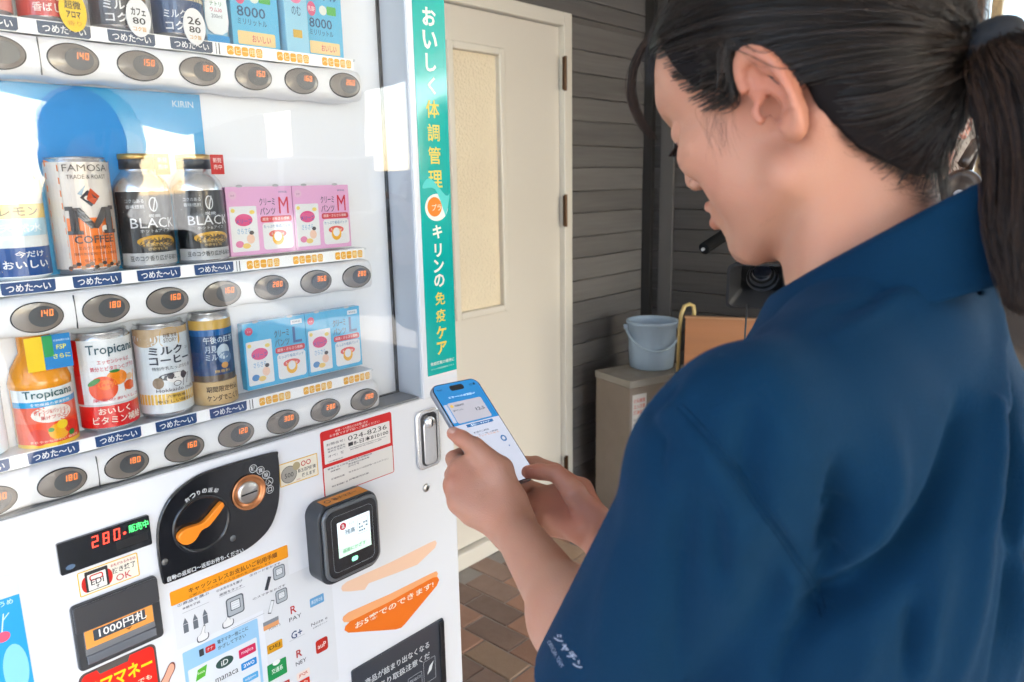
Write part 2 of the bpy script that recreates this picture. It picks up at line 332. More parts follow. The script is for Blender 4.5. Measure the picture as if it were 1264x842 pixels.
gw.prism([tuple(p0_), tuple(p1_), tuple(p1_ + n_), tuple(p0_ + n_)], lambda x, y, h: (x, y, h), -.03, 1.72); tag(gw.build('garden_wall', mat('garden_wall', (.36, .34, .31), .85, var=.12, vscale=2)), 'low grey garden wall across the lane beside the grey house', 'wall')
# ------------------------------------------------------------------ entry door in the wall behind
DY = WY - .004
m_cream = mat('door_cream', (.70, .655, .58), .42, bump=.06, bscale=15, var=.03, vscale=2)
door = thing('entry_door', 'cream panelled entry door with a tall frosted pane, beside the vending machine', 'door', (2.05, WY, 0))
g = G(); g.box((2.455, WY - .03, 0), (2.505, WY + .08, 2.085)).box((1.595, WY - .03, 0), (1.645, WY + .08, 2.085)).box((1.6455, WY - .03, 2.035), (2.4545, WY + .08, 2.085))
g.build('door_frame', mat('frame_cream', (.72, .68, .60), .4), door, bevel=.003)
wx0, wx1, wz0, wz1 = 1.868, 2.098, .985, 1.892                        # glazed opening
g = G(); y0_, y1_ = DY, DY + .035
g.box((1.648, y0_, .07), (wx0, y1_, 2.032)).box((wx1, y0_, .07), (2.452, y1_, 2.032)).box((wx0, y0_, .07), (wx1, y1_, wz0)).box((wx0, y0_, wz1), (wx1, y1_, 2.032))
g.build('door_leaf', m_cream, door)
g = G(); w = .026
for a, b in (((wx0 - w, wz0 - w), (wx0, wz1 + w)), ((wx1, wz0 - w), (wx1 + w, wz1 + w)), ((wx0 + .0003, wz0 - w), (wx1 - .0003, wz0)), ((wx0 + .0003, wz1), (wx1 - .0003, wz1 + w))): g.box((a[0], DY - .012, a[1]), (b[0], DY + .006, b[1]))
g.build('moulding', MATS['frame_cream'], door, bevel=.004)
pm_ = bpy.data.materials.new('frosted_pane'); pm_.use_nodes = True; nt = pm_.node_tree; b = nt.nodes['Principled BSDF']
b.inputs['Base Color'].default_value = (.86, .75, .56, 1); b.inputs['Roughness'].default_value = .2; b.inputs['Transmission Weight'].default_value = 0  # opaque; glow of a lit interior is painted into the base colour
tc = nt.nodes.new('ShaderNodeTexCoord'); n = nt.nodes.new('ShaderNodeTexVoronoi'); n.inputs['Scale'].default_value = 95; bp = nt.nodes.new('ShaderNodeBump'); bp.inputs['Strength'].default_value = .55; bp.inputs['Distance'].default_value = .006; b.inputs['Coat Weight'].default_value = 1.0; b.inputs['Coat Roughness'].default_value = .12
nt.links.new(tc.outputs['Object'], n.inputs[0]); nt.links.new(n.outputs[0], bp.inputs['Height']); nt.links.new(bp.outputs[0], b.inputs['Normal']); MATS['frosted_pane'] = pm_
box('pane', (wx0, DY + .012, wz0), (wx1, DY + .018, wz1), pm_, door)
box('threshold', (1.6455, WY - .035, 0), (2.4545, WY + .06, .066), MATS['frame_cream'], door, bevel=.004)
for u, v0, v1 in ((694, 69, 112), (695, 240, 280), (697, 563, 600)):
    za, zb = at(u, v1, WY - .03)[2], at(u, v0, WY - .03)[2]; g = G().lathe([(.0, za), (.007, za), (.007, zb), (0, zb)], (2.452, WY - .036, 0), 10); g.box((2.440, WY - .034, za + .004), (2.466, WY - .0305, zb - .004)); g.build('hinge', mat('bronze', (.10, .055, .03), .4, .8), door, auto=40)
# hallway partition behind the opaque pane
tag(G().box((1.62, WY + .9, 0), (2.48, WY + .95, 2.3)).build('hallway_partition', mat('hall_wall', (.6, .45, .28), .8)), 'warm beige partition inside, hidden behind the frosted door pane', 'partition')

# ------------------------------------------------------------------ vending machine
MX0, MX1 = -.20, .8400                                               # outer sides
FY = .90                                                             # plane of the control panel
m_white = mat('machine_white', (.71, .73, .775), .34, coat=.25, dirt=.04, var=.02, vscale=4)
m_inner = mat('machine_inner', (.56, .61, .68), .5)
m_black = mat('black_plastic', (.012, .013, .016), .22, coat=.25)
m_dark = mat('dark_plastic', (.045, .048, .055), .42)
m_chrome = mat('chrome', (.86, .86, .87), .22, .75)
m_steel = mat('brushed_steel', (.55, .54, .52), .3, 1, bump=.2, bscale=120, stretch=(1, 1, 12))
vm = thing('vending_machine', 'white drinks and baby goods vending machine with three display rows behind glass', 'vending machine', (.32, 1.2, 0))
box('cabinet', (MX0, .957, .07), (MX1, 1.62, 1.83), m_white, vm, bevel=.006)
box('control_panel', (MX0, FY, .12), (MX1 - .0005, .9565, 1.1085), m_white, vm, bevel=.003)
IX = .765
box('pillar', (IX, .888, 1.109), (MX1 + .0005, .9565, 1.8285), m_white, vm, bevel=.002)
box('pillar', (MX0, .888, 1.109), (MX0 + .075, .9565, 1.8285), m_white, vm, bevel=.002)
box('header', (MX0 + .0755, .889, 1.775), (IX - .0005, .9565, 1.8285), m_white, vm, bevel=.002)
box('back_panel', (MX0 + .0755, .950, 1.109), (IX - .0005, .9562, 1.7745), mat('display_white', (.78, .81, .86), .5), vm)
box('inner_side', (IX - .0028, .8895, 1.1135), (IX - .0004, .9475, 1.7745), m_inner, vm)
box('gasket', (IX - .0075, .9462, 1.1135), (IX - .0030, .9496, 1.7745), m_black, vm)
box('tray', (MX0 + .0755, .9003, 1.1090), (IX - .0005, .9498, 1.1125), mat('tray_grey', (.16, .17, .18), .5), vm)
box('gasket', (.69, .9455, 1.1127), (IX - .003, .9497, 1.1150), m_black, vm)
box('glass_pane', (MX0 + .0757, .8915, 1.1131), (IX - .0030, .8935, 1.7743), clear_mat('front_glass', (.985, .99, .99), 1.52, wobble=.05), vm)
PIT = .06875; COL0 = .6577
m_lens = mat('button_lens', (.20, .175, .155), .22, coat=.5); m_lens2 = mat('button_window', (.085, .09, .095), .25, coat=.5)
m_led = mat('led_orange', (.3, .06, .01), .4, emit=(1, .27, .06), es=.24)
m_rail = mat('rail_white', (.80, .81, .83), .3, coat=.2)
ROWS = [(1.5834, ['', '140', '150', '160', '150', '160', '260']), (1.3181, ['', '140', '180', '160', '160', '280', '360', '280']), (1.1323, ['', '180', '180', '180', '160', '120', '300', '280', '280'])]
for zc, prices in ROWS:
    xa, xb = MX0 + .08, .6925; n = int((xb - xa) / PIT * 10); v = []; f = []
    prof = [(.9485, .0225), (.917, .0225), (.908, .0205), (.9030, .016), (.9010, .009), (.9006, 0), (.9012, -.010), (.9035, -.0165), (.908, -.0195), (.9485, -.0195)]
    np_ = len(prof)
    for i in range(n + 1):
        x = xa + (xb - xa) * i / n; ph = math.cos(2 * math.pi * (x - COL0) / PIT); e = min(1, max(0, (xb - x) / .006)); e = math.sqrt(max(0, 1 - (1 - e) ** 2))
        for y, dz in prof: v.append((x, .9485 - (.9485 - y) * (.35 + .65 * e), zc + (dz + (.0006 * ph if dz > .012 else (-.0010 * ph if dz < -.012 else 0))) * (.72 + .28 * e)))
    for i in range(n): f += [(i * np_ + j, i * np_ + j + 1, (i + 1) * np_ + j + 1, (i + 1) * np_ + j) for j in range(np_ - 1)]
    f += [tuple(range(n * np_ + np_ - 1, n * np_ - 1, -1))]
    rail = obj('price_rail', v, [q[::-1] for q in f], m_rail, vm, smooth=True)
    box('seam', (.2822, .9004, zc - .018), (.2830, .9030, zc + .019), m_dark, rail)
    strip = box('ticket_strip', (xa, .9150, zc + .0236), (.685, .9165, zc + .0385), mat('ticket_white', (.88, .89, .90), .35), vm)
    pr = Print(strip, lambda x, y, h: (x, .9150 - h, y))
    for c in range(len(prices)):
        x = COL0 - PIT * c; s_ = prices[len(prices) - 1 - c] if c < len(prices) else ''
        if c < 3:
            [pr.poly('f0b020', rr_pts(x - .0245 + .0098 * k_, zc + .0255, x - .0160 + .0098 * k_, zc + .0362, .0025)) for k_ in range(5)]; pr.text('fbe9b8', 'ベビー用品', x - .0235, zc + .0270, w=.0465, h=.0078, bold=.012)
        else:
            pr.poly('1b4478' if zc < 1.5 else '44536a', [(x - .0255, zc + .0255), (x - .023, zc + .0245), (x + .023, zc + .0245), (x + .0255, zc + .0265), (x + .0258, zc + .0375), (x - .0258, zc + .0375)])
            pr.text('f4f6f8', 'つめた〜い', x - .021, zc + .0268, w=.042, h=.0082, bold=.018)
        if c == 2: pr.line('2a3340', x - .0345, zc + .0245, x - .0345, zc + .0375, .0012); pr.line('2a3340', x - .0385, zc + .0245, x - .0385, zc + .0375, .0008)
        # button: dark bezel ring, brown lens, darker round window and lit price
        g = G(); kx = 36
        rings = [(.0253, .0163, .9012), (.0253, .0163, .8998), (.0243, .0153, .8994)]
        vv = [(x + a * math.cos(2 * math.pi * i / kx), y, zc + b_ * math.sin(2 * math.pi * i / kx)) for a, b_, y in rings for i in range(kx)]
        g.add(vv, [(r * kx + i, r * kx + (i + 1) % kx, (r + 1) * kx + (i + 1) % kx, (r + 1) * kx + i) for r in range(2) for i in range(kx)]); g.build('bezel', m_black, rail, smooth=True)
        g = G(); vv = []; ff = []
        for r in range(6):
            s2 = 1 - r / 6
            vv += [(x + .0244 * s2 * math.cos(2 * math.pi * i / kx), .8997 - .0012 * (1 - s2 * s2), zc + .0154 * s2 * math.sin(2 * math.pi * i / kx)) for i in range(kx)]
        ff = [(r * kx + i, r * kx + (i + 1) % kx, (r + 1) * kx + (i + 1) % kx, (r + 1) * kx + i) for r in range(5) for i in range(kx)] + [tuple(5 * kx + i for i in range(kx))]
        g.add(vv, ff); g.build('button', m_lens, rail, smooth=True)
        pb = Print(rail, lambda a, b_, h: (a, .8983 - h, b_)); pb.disc('w', x + .0052, zc + .0005, .0142, .0112, 26, name='button_window'); pb.done({'w': m_lens2})
        pd = Print(rail, lambda a, b_, h: (a, .8979 - h, b_))
        if s_: pd.seg7('d', s_, x + .0002, zc + .0002, .0072, gap=.2, slant=.1, name='price_digits')
        pd.done({'d': m_led})
    pr.done()

# front-panel print helper: q() gives panel coordinates of a measured point
def q(u, v, y=FY): p = at(u, v, y); return float(p[0]), float(p[2])
pf = lambda x, z_, h: (x, FY - h, z_)
def sticker(name, x0, z0, x1, z1, hexs, t=.0006, r=.002, parent=None, y=FY):
    return G().prism(rr_pts(x0, z0, x1, z1, r), lambda a, b_, h: (a, y - h, b_), .0001, t).build(name, ink(hexs), parent or vm)

# teal banner down the pillar
(x0, z1), (x1, z0) = q(508, 0, .888), q(565, 455, .888); z0 = q(547, 460, .888)[1]; x1 = .8385
ban = G().prism(rr_pts(x0, z0, x1, 1.80, .001), lambda a, b_, h: (a, .888 - h, b_), .0002, .0009).build('banner', mat('banner_teal', K('0fb5ae'), .16, coat=.6), vm)
pr = Print(ban, lambda a, b_, h: (a, .8871 - h, b_), h=.0002); xm = (x0 + x1) / 2
for ch, u, v, col in (('ぱ', 527, -22, 'f4f8ee'), ('お', 530, 21, 'f4f8ee'), ('い', 532, 50, 'f4f8ee'), ('し', 534, 78, 'f4f8ee'), ('く', 534, 106, 'f4f8ee'), ('体', 535, 135, 'f0dc6e'), ('調', 536, 164, 'f0dc6e'), ('管', 537, 192, 'f0dc6e'), ('理', 538, 221, 'f0dc6e'), ('キ', 541, 286, 'f4f8ee'), ('リ', 541, 309, 'f4f8ee'), ('ン', 542, 328, 'f4f8ee'), ('の', 543, 346, 'f4f8ee'), ('免', 544, 368, 'f0dc6e'), ('疫', 545, 389, 'f0dc6e'), ('ケ', 545, 410, 'f0dc6e'), ('ア', 546, 429, 'f0dc6e')):
    zc = q(u, v, .888)[1]; pr.text(col, ch, xm, zc, h=.026 if v < 250 else .021, bold=.03, center=True)
zc = q(540, 256, .888)[1]; pr.disc('f0f6f2', xm, zc, .024, .021); pr.disc('ee8c2a', xm - .004, zc + .001, .015, .015); pr.text('fff4e0', 'プラズマ'[:2], xm, zc, h=.010, center=True)
pr.poly('66d6d2', smooth_loop([(x0 + .004, zc + .03), (x0 + .02, zc + .045), (xm + .02, zc + .018), (x1 - .003, zc + .02), (x1 - .012, zc - .012), (xm + .014, zc - .004), (x0 + .03, zc + .028)], 4))
zc = q(547, 446, .888)[1]; pr.text('e8fbf6', '免疫機能の維持に', xm, zc, w=.052, h=.006, bold=.02, center=True); pr.text('bdf0ea', 'キリンの独自素材をプラス', xm, zc - .009, w=.05, h=.003, center=True)
pr.done()

# amount display
(x0, z1), (x1, z0) = q(71, 690), q(184, 652); zt = (q(64, 673)[1] + q(182, 634)[1]) / 2; zb = (q(78, 709)[1] + q(186, 670)[1]) / 2
disp = G().prism(rr_pts(x0, zb, x1, zt, .002), pf, .0001, .004).build('amount_display', mat('smoked_acrylic', (.018, .020, .024), .18, coat=.5), vm, auto=40)
pr = Print(disp, lambda a, b_, h: (a, FY - .004 - h, b_)); ww, hh = x1 - x0, zt - zb
pr.poly('14171c', [(x0 + ww * .6, zb + hh * .2), (x1 - .004, zb + hh * .2), (x1 - .004, zb + hh * .48), (x0 + ww * .6, zb + hh * .48)]); pr.done()
pr = Print(disp, lambda a, b_, h: (a, FY - .0045 - h, b_)); m_red = mat('led_red', (.3, .01, .01), .4, emit=(1, .06, .03), es=.34); m_grn = mat('led_green', (.01, .3, .05), .4, emit=(.1, 1, .22), es=.26)
pr.seg7('r', '280', x0 + ww * .34, zb + hh * .53, hh * .38, gap=.3); pr.disc('r', x0 + ww * .705, zb + hh * .68, .0018, .0018); pr.text('g', '販売中', x0 + ww * .755, zb + hh * .62, w=ww * .225, h=hh * .26, bold=.02); pr.disc('b', x0 + ww * .10, zb + hh * .2, .005, .003)
pr.done({'r': m_red, 'g': m_grn, 'b': mat('sensor_blue', (.10, .16, .25), .2)})

# OK sticker under the display
(x0, _), (x1, _2) = q(96, 720), q(171, 698); zt = (q(93, 706)[1] + q(168, 684)[1]) / 2; zb = (q(100, 735)[1] + q(173, 712)[1]) / 2; ww, hh = x1 - x0, zt - zb
st = sticker('ok_sticker', x0, zb, x1, zt, 'f4efe2'); pr = Print(st, pf, h=.0007); pr.frame('e8b93a', x0, zb, x1, zt, .0012, .002)
cx_ = x0 + ww * .3; pr.disc('c8322e', cx_ - .011, zb + hh * .42, .006, .010); pr.disc('c8322e', cx_ + .011, zb + hh * .45, .006, .010); pr.poly('26262a', rr_pts(cx_ - .0125, zb + hh * .1, cx_ + .0125, zt - hh * .08, .001)); pr.poly('f2f0ea', rr_pts(cx_ - .010, zb + hh * .13, cx_ + .010, zt - hh * .22, .001)); pr.frame('c8322e', cx_ - .008, zb + hh * .5, cx_ + .007, zt - hh * .26, .0015, .003); pr.text('26262a', 'EDI', cx_ - .007, zb + hh * .32, w=.014, bold=.03); pr.text('26262a', 'す', cx_ - .002, zb + hh * .16, h=.004, bold=.03)
pr.text('b03038', 'お札がみるみる50', x0 + ww * .54, zb + hh * .76, w=ww * .42, h=hh * .13); pr.text('26262a', '抜き終了', x0 + ww * .55, zb + hh * .46, w=ww * .4, h=hh * .24, bold=.03); pr.text('c03038', 'OK', x0 + ww * .6, zb + hh * .1, w=ww * .26, h=hh * .28, bold=.03); pr.done()

# bill acceptor
(x0, _), (x1, _2) = q(90, 785), q(196, 750); zt = (q(85, 748)[1] + q(186, 711)[1]) / 2; zb = (q(100, 824)[1] + q(199, 785)[1]) / 2; ww, hh = x1 - x0, zt - zb
ba = G().prism(rr_pts(x0, zb, x1, zt, .005), pf, .0001, .007).build('bill_acceptor', mat('bezel_grey', (.035, .037, .042), .4), vm, bevel=.0015)
x0i, x1i, zbi, zti = x0 + ww * .085, x1 - ww * .10, zb + hh * .10, zt - hh * .10
F2 = lambda a, b_, h: (a, FY - .007 - h, b_)
G().prism(rr_pts(x0 + .001, zt - hh * .40, x1 - .001, zt - .001, .003), F2, .0001, .003).build('hood', mat('hood_grey', (.05, .05, .055), .28), ba, bevel=.001)
G().prism(rr_pts(x0i, zbi, x1i, zt - hh * .30, .001), F2, .0001, .0012).build('note_slot', mat('slot_grey', (.30, .31, .33), .2, .5), ba)
pr = Print(ba, lambda a, b_, h: (a, FY - .0085 - h, b_)); pr.poly('f0a45e', rr_pts(x0i + .001, zb + hh * .32, x1i - .001, zt - hh * .41, .001)); pr.poly('3c444e', rr_pts(x0i + .010, zb + hh * .40, x1i - .010, zt - hh * .43, .0005)); pr.text('f6f4f0', '1000円札', x0i + .016, zb + hh * .42, w=ww * .56, h=hh * .15, bold=.03)
pr.poly('8a5a2c', [(x0 + ww * .55, zb + hh * .39), (x0 + ww * .59, zb + hh * .35), (x0 + ww * .63, zb + hh * .39)]); pr.done()
G().prism(rr_pts(x0i, zbi - .001, x1i, zb + hh * .22, .001), F2, .0001, .004).build('lip', mat('lip_clear', (.13, .14, .16), .12, coat=.5), ba, bevel=.0012)

# red money sticker at the bottom edge of view with a pointing finger
(x0, _), (x1, _2) = q(97, 842), q(193, 808); zt = (q(95, 832)[1] + q(188, 795)[1]) / 2 - .001; zb = zt - .085; ww = x1 - x0
st = sticker('money_sticker', x0, zb, x1, zt, '5a4a48', r=.008); pr = Print(st, pf, h=.0007); pr.poly('e83a22', rr_pts(x0 + .0025, zb + .0025, x1 - .0025, zt - .0025, .007))
pr.poly('5a5450', [(x0 + ww * .22, zt - .001), (x0 + ww * .66, zt - .001), (x0 + ww * .62, zt - .009), (x0 + ww * .26, zt - .009)]); pr.text('f4d63a', 'スママネー', x0 + ww * .07, zt - .034, w=ww * .86, h=.020, bold=.03); pr.text('f6ead0', '電子マネーでも', x0 + ww * .2, zt - .046, w=ww * .7, h=.007); pr.text('f4d63a', 'お買い物', x0 + ww * .15, zt - .068, w=ww * .75, h=.018, bold=.03)
fx, fz = q(206, 829); pr.poly('7a4a40', smooth_loop([(fx - .016, fz - .018), (fx - .005, fz - .004), (fx + .004, fz + .009), (fx + .010, fz + .008), (fx + .010, fz - .001), (fx + .002, fz - .013), (fx - .004, fz - .03), (fx - .016, fz - .03)], 4)); pr.poly('f2b49c', smooth_loop([(fx - .015, fz - .019), (fx - .004, fz - .005), (fx + .004, fz + .0075), (fx + .0085, fz + .0065), (fx + .0085, fz - .001), (fx + .0005, fz - .013), (fx - .0055, fz - .029), (fx - .015, fz - .029)], 4)); pr.done()

# tall blue can picture at the far edge
(xr, zt) = q(20, 705); xr2 = q(46, 842)[0]; xL = xr - .11
pan = G().prism(smooth_loop([(xr, zt - .010), (xr - .006, zt - .001), (xr - .03, zt + .002), (xL + .03, zt + .002), (xL, zt - .01), (xL, zt - .2), (xL, zt - .36), (xr, zt - .36), (xr, zt - .2)], 4), pf, .0001, .0008).build('can_picture', ink('d8dee4'), vm)
pr = Print(pan, pf, h=.0009); pr.poly('1f9fe0', [(xL + .002, zt - .022), (xr - .001, zt - .026), (xr - .001, zt - .35), (xL + .002, zt - .35)]); pr.disc('e0607c', xr - .022, zt - .068, .007, .006); pr.disc('8fd0f0', xr - .05, zt - .06, .006, .02); pr.disc('8fd0f0', xr - .015, zt - .11, .012, .03); pr.disc('e0607c', xr - .03, zt - .125, .005, .005); pr.line('d8f0fa', xr - .022, zt - .062, xr - .018, zt - .042, .0012); pr.line('d8f0fa', xr - .020, zt - .05, xr - .013, zt - .043, .0010); pr.text('d0ecf8', 'うめ', xr - .02, zt - .034, h=.006); pr.done()

# coin plate with return lever and slot
out = [q(u, v) for u, v in [(335, 557.5), (341, 562), (343, 585), (342, 618), (333, 647), (315, 668), (290, 684), (250, 701), (206, 718.5), (199, 716), (194, 690), (192, 660), (197, 634), (211, 610), (237, 589), (268, 576)]]
coin = G().prism(smooth_loop(out, 4), pf, .0001, .0055).build('coin_plate', mat('coin_black', (.010, .011, .014), .16, coat=.4), vm, bevel=.002)
F3 = lambda a, b_, h: (a, FY - .0055 - h, b_)
dx, dz = q(247, 645); rd = .0365
G().lathe([(.0, -.001), (rd * .90, -.001), (rd * .92, .0012), (rd, .0025), (rd * 1.03, .0018), (rd * 1.05, .0002)], (dx, FY - .0055, dz), 48, axis='y').build('dial', m_black, coin, smooth=True)
lv = [q(u, v) for u, v in [(214, 662), (216, 655), (224, 649), (236, 645), (247, 640), (266, 618), (270, 619), (269, 624), (253, 645), (243, 651), (236, 662), (228, 668), (219, 668)]]
G().prism(smooth_loop(lv, 3), F3, .0005, .009).build('lever', mat('lever_orange', (.85, .24, .012), .35, coat=.2), coin, bevel=.0012)
sx, sz = q(304, 606)
G().lathe([(.0145, .0004), (.0225, .0004), (.0240, .0016), (.0240, .0030), (.0225, .0034), (.0215, .0030), (.0215, .0012), (.0145, .0010)], (sx, FY - .0055, sz), 44, axis='y').build('slot_ring', mat('ring_copper', (.55, .22, .09), .3, .6), coin, smooth=True)
G().lathe([(0, .0042), (.012, .0040), (.0150, .0030), (.0155, .0006)], (sx - .001, FY - .0055, sz), 40, axis='y').build('slot_disc', m_steel, coin, smooth=True)
pr = Print(coin, lambda a, b_, h: (a, FY - .0098 - h, b_)); pr.line('101010', sx - .0125, sz - .0008, sx + .0105, sz - .0002, .0022, 'slot'); pr.done()
pr = Print(coin, F3, h=.0002)
tx0, tz0 = q(204, 712); tx1, _ = q(298, 678); pr.text('e6e8ea', '自動の返却口〜返却お待ち-ください', tx0, q(250, 697)[1] - .002, w=tx1 - tx0, h=.0068, bold=.03)
for i, ch in enumerate('おつりの返却'): 
    a = R(118 - i * 11); pr.text('d8dadc', ch, dx + .004 + .0405 * math.cos(a), dz + .0425 * math.sin(a), h=.006, bold=.03, center=True, rot=a - R(90))
for i, ch in enumerate('硬貨投入口'):
    a = R(72 - i * 21); cx_, cz_ = sx + .0315 * math.cos(a), sz + .0315 * math.sin(a); pr.disc('e6e8ea', cx_, cz_, .0057, .0057); pr.disc('101114', cx_, cz_, .0050, .0050); pr.text('e6e8ea', ch, cx_, cz_, h=.0062, bold=.02, center=True)
pr.done()
for u, v in ((201, 692), (285, 663)): a, b_ = q(u, v); G().lathe([(0, .0012), (.0026, .0011), (.0040, .0004), (.0043, .0001)], (a, FY - .0055, b_), 18, axis='y').build('rivet', mat('rivet_grey', (.12, .125, .13), .3, .6), coin, smooth=True)

# coin sticker
(x0, _), (x1, _2) = q(344.5, 587), q(392, 573); zt = (q(343, 573)[1] + q(391, 560)[1]) / 2; zb = (q(346, 601)[1] + q(393, 587)[1]) / 2; ww, hh = x1 - x0, zt - zb
st = sticker('coin_sticker', x0, zb, x1, zt, 'f2ecdc'); pr = Print(st, pf, h=.0007); pr.frame('e6b63c', x0, zb, x1, zt, .0012, .0015); pr.disc('a8a49c', x0 + ww * .24, zb + hh * .45, .0125, .0125); pr.ring('6e6a64', x0 + ww * .24, zb + hh * .45, .0125, .0125, .001); pr.text('55524e', '500', x0 + ww * .24, zb + hh * .42, w=.014, center=True, bold=.03); pr.disc('b4a684', x0 + ww * .44, zb + hh * .72, .006, .006); pr.text('c03a34', 'OO', x0 + ww * .56, zb + hh * .62, w=ww * .26, h=hh * .24, bold=.03); pr.text('30343c', '新五百円硬貨', x0 + ww * .47, zb + hh * .38, w=ww * .47, h=hh * .17, bold=.02); pr.text('30343c', '使えます', x0 + ww * .56, zb + hh * .14, w=ww * .36, h=hh * .18, bold=.02); pr.text('c03a34', 'NEW', x0 + ww * .42, zb + hh * .08, w=ww * .1); pr.done()

# red-bordered service notice
(x0, _), (x1, _2) = q(397.5, 574), q(484.5, 546); zt = (q(395, 533)[1] + q(482, 509)[1]) / 2; zb = (q(401, 615)[1] + q(487, 582)[1]) / 2; ww, hh = x1 - x0, zt - zb
st = sticker('service_notice', x0, zb, x1, zt, 'd02a30', r=.004); pr = Print(st, pf, h=.0007); Xn = lambda t: x0 + ww * t; Zn = lambda t: zb + hh * t
pr.poly('eeebe8', rr_pts(Xn(.035), Zn(.50), Xn(.965), Zn(.86), .001)); pr.poly('eae8e4', rr_pts(Xn(.012), Zn(.012), Xn(.988), Zn(.45), .002))
pr.text('f6d8d4', '故障・つり銭などのお問い合せ', Xn(.2), Zn(.935), w=ww * .45, h=hh * .04); pr.text('f6d8d4', 'お手数ですが下記へご連絡ください', Xn(.12), Zn(.885), w=ww * .7, h=hh * .04)
pr.text('2c2c30', '024-8236', Xn(.36), Zn(.745), w=ww * .56, h=hh * .075, bold=.01); pr.text('2c2c30', '■8-日本810100', Xn(.36), Zn(.655), w=ww * .58, h=hh * .07, bold=.015); pr.text('4a4a4e', 'お問合せ：', Xn(.07), Zn(.765), w=ww * .25, h=hh * .04); pr.text('6a6a70', '販売者連絡先', Xn(.08), Zn(.70), w=ww * .24, h=hh * .03); pr.text('6a6a70', '登録番号記載', Xn(.08), Zn(.66), w=ww * .24, h=hh * .03); pr.text('4a4a4e', 'オペ：番', Xn(.08), Zn(.585), w=ww * .22, h=hh * .04); pr.line('6a6a70', Xn(.37), Zn(.63), Xn(.9), Zn(.63), .0006); pr.text('6a6a70', '設備所在地記入欄', Xn(.38), Zn(.592), w=ww * .45, h=hh * .022); pr.text('7a7a80', '※自動販売機', Xn(.08), Zn(.515), w=ww * .2, h=hh * .02)
for k, (a, b_, w_) in enumerate(((.06, .40, .28), (.1, .355, .13), (.34, .375, .3), (.34, .34, .15), (.1, .235, .18), (.34, .25, .58), (.1, .12, .22), (.34, .13, .28), (.34, .42, .34))): pr.text('5a5a60', ('管理番号と所在', '設置場所', '清涼飲料水販売業', '許可番号', '廃棄物処理', '空き缶などは回収箱へお入れ下さい', '衛生管理責任者', '自動販売機業', '食品衛生法届出済')[k], Xn(a), Zn(b_), w=ww * w_, h=hh * .026)
pr.done()

# lock and key hole
(x0, _), (x1, _2) = q(512.5, 545), q(541, 535); zb, zt = q(527, 577)[1], q(527, 504)[1]; cx_ = (x0 + x1) / 2; lw = x1 - x0
lk = G().prism(rr_pts(x0, zb, x1, zt, .012), pf, .0001, .006).build('lock_plate', m_chrome, vm, bevel=.0025, seg=3)
FL = lambda a, b_, h: (a, FY - .006 - h, b_)
G().prism(rr_pts(x0 + lw * .16, zb + .006, x1 - lw * .16, zt - .006, .009), FL, .0001, .0006).build('handle_recess', mat('recess_dark', (.10, .10, .105), .25, .9), lk)
G().prism(rr_pts(x0 + lw * .24, zb + .008, x1 - lw * .24, zt - .020, .007), FL, .0003, .003).build('handle', m_chrome, lk, bevel=.0012)
G().lathe([(0, .0085), (.006, .0082), (.0086, .0066), (.0098, .0030), (.0102, .0008)], (cx_, FY - .006, zt - .021), 32, axis='y').build('lock_cylinder', m_chrome, lk, smooth=True)
pr = Print(lk, lambda a, b_, h: (a, FY - .0146 - h, b_)); pr.poly('141414', rr_pts(cx_ - .0012, zt - .0265, cx_ + .0012, zt - .0155, .0006), 'key_slot'); pr.done()
a, b_ = q(525.5, 602); kh = G().lathe([(0, .003), (.0055, .003), (.0068, .0018), (.007, .0001)], (a, FY, b_), 28, axis='y').build('key_hole', m_steel, vm, smooth=True); pr = Print(kh, lambda x, y, h: (x, FY - .0031 - h, y)); pr.poly('302c28', rr_pts(a - .0012, b_ - .0036, a + .0012, b_ + .0036, .001), 'key_slot'); pr.done()

# cashless reader: rounded box with a lit screen
x0, x1, zb, zt, RY = .5445, .6420, .8885, 1.0010, .860
rd_ = G().prism(rr_pts(x0 - .004, zb - .006, x1 + .003, zt + .003, .020, 8), lambda a, b_, h: (a, FY - h, b_), .0001, .034).build('cashless_reader', mat('reader_body', (.028, .032, .038), .38), vm, bevel=.002)
G().prism(rr_pts(x0, zb, x1, zt, .018, 8), lambda a, b_, h: (a, FY - .0342 - h, b_), .0, .0058).build('rim', mat('rim_grey', (.13, .14, .15), .3, .3), rd_, bevel=.0022)
FR = lambda a, b_, h: (a, RY - h, b_)
G().prism(rr_pts(x0 + .005, zb + .005, x1 - .005, zt - .005, .014, 8), FR, .0001, .0008).build('face', m_black, rd_)
pr = Print(rd_, FR, h=.001); pr.frame('9aa0a4', x0 + .0125, zb + .013, x1 - .0125, zt - .013, .0005, .008)
sx0, sx1, sz0, sz1 = x0 + .022, x1 - .018, zb + .034, zt - .024; sw, sh = sx1 - sx0, sz1 - sz0
pr.done(); pr = Print(rd_, FR, h=.0014); pr.poly('s', rr_pts(sx0, sz0, sx1, sz1, .001), 'screen'); pr.poly('t', rr_pts(sx0, sz0, sx1, sz0 + sh * .36, .0005), 'screen'); pr.done({'s': mat('screen_white', (.5, .55, .58), .3, emit=(.72, .86, .95), es=.105), 't': mat('screen_mint', (.4, .55, .45), .3, emit=(.62, .92, .72), es=.105)})
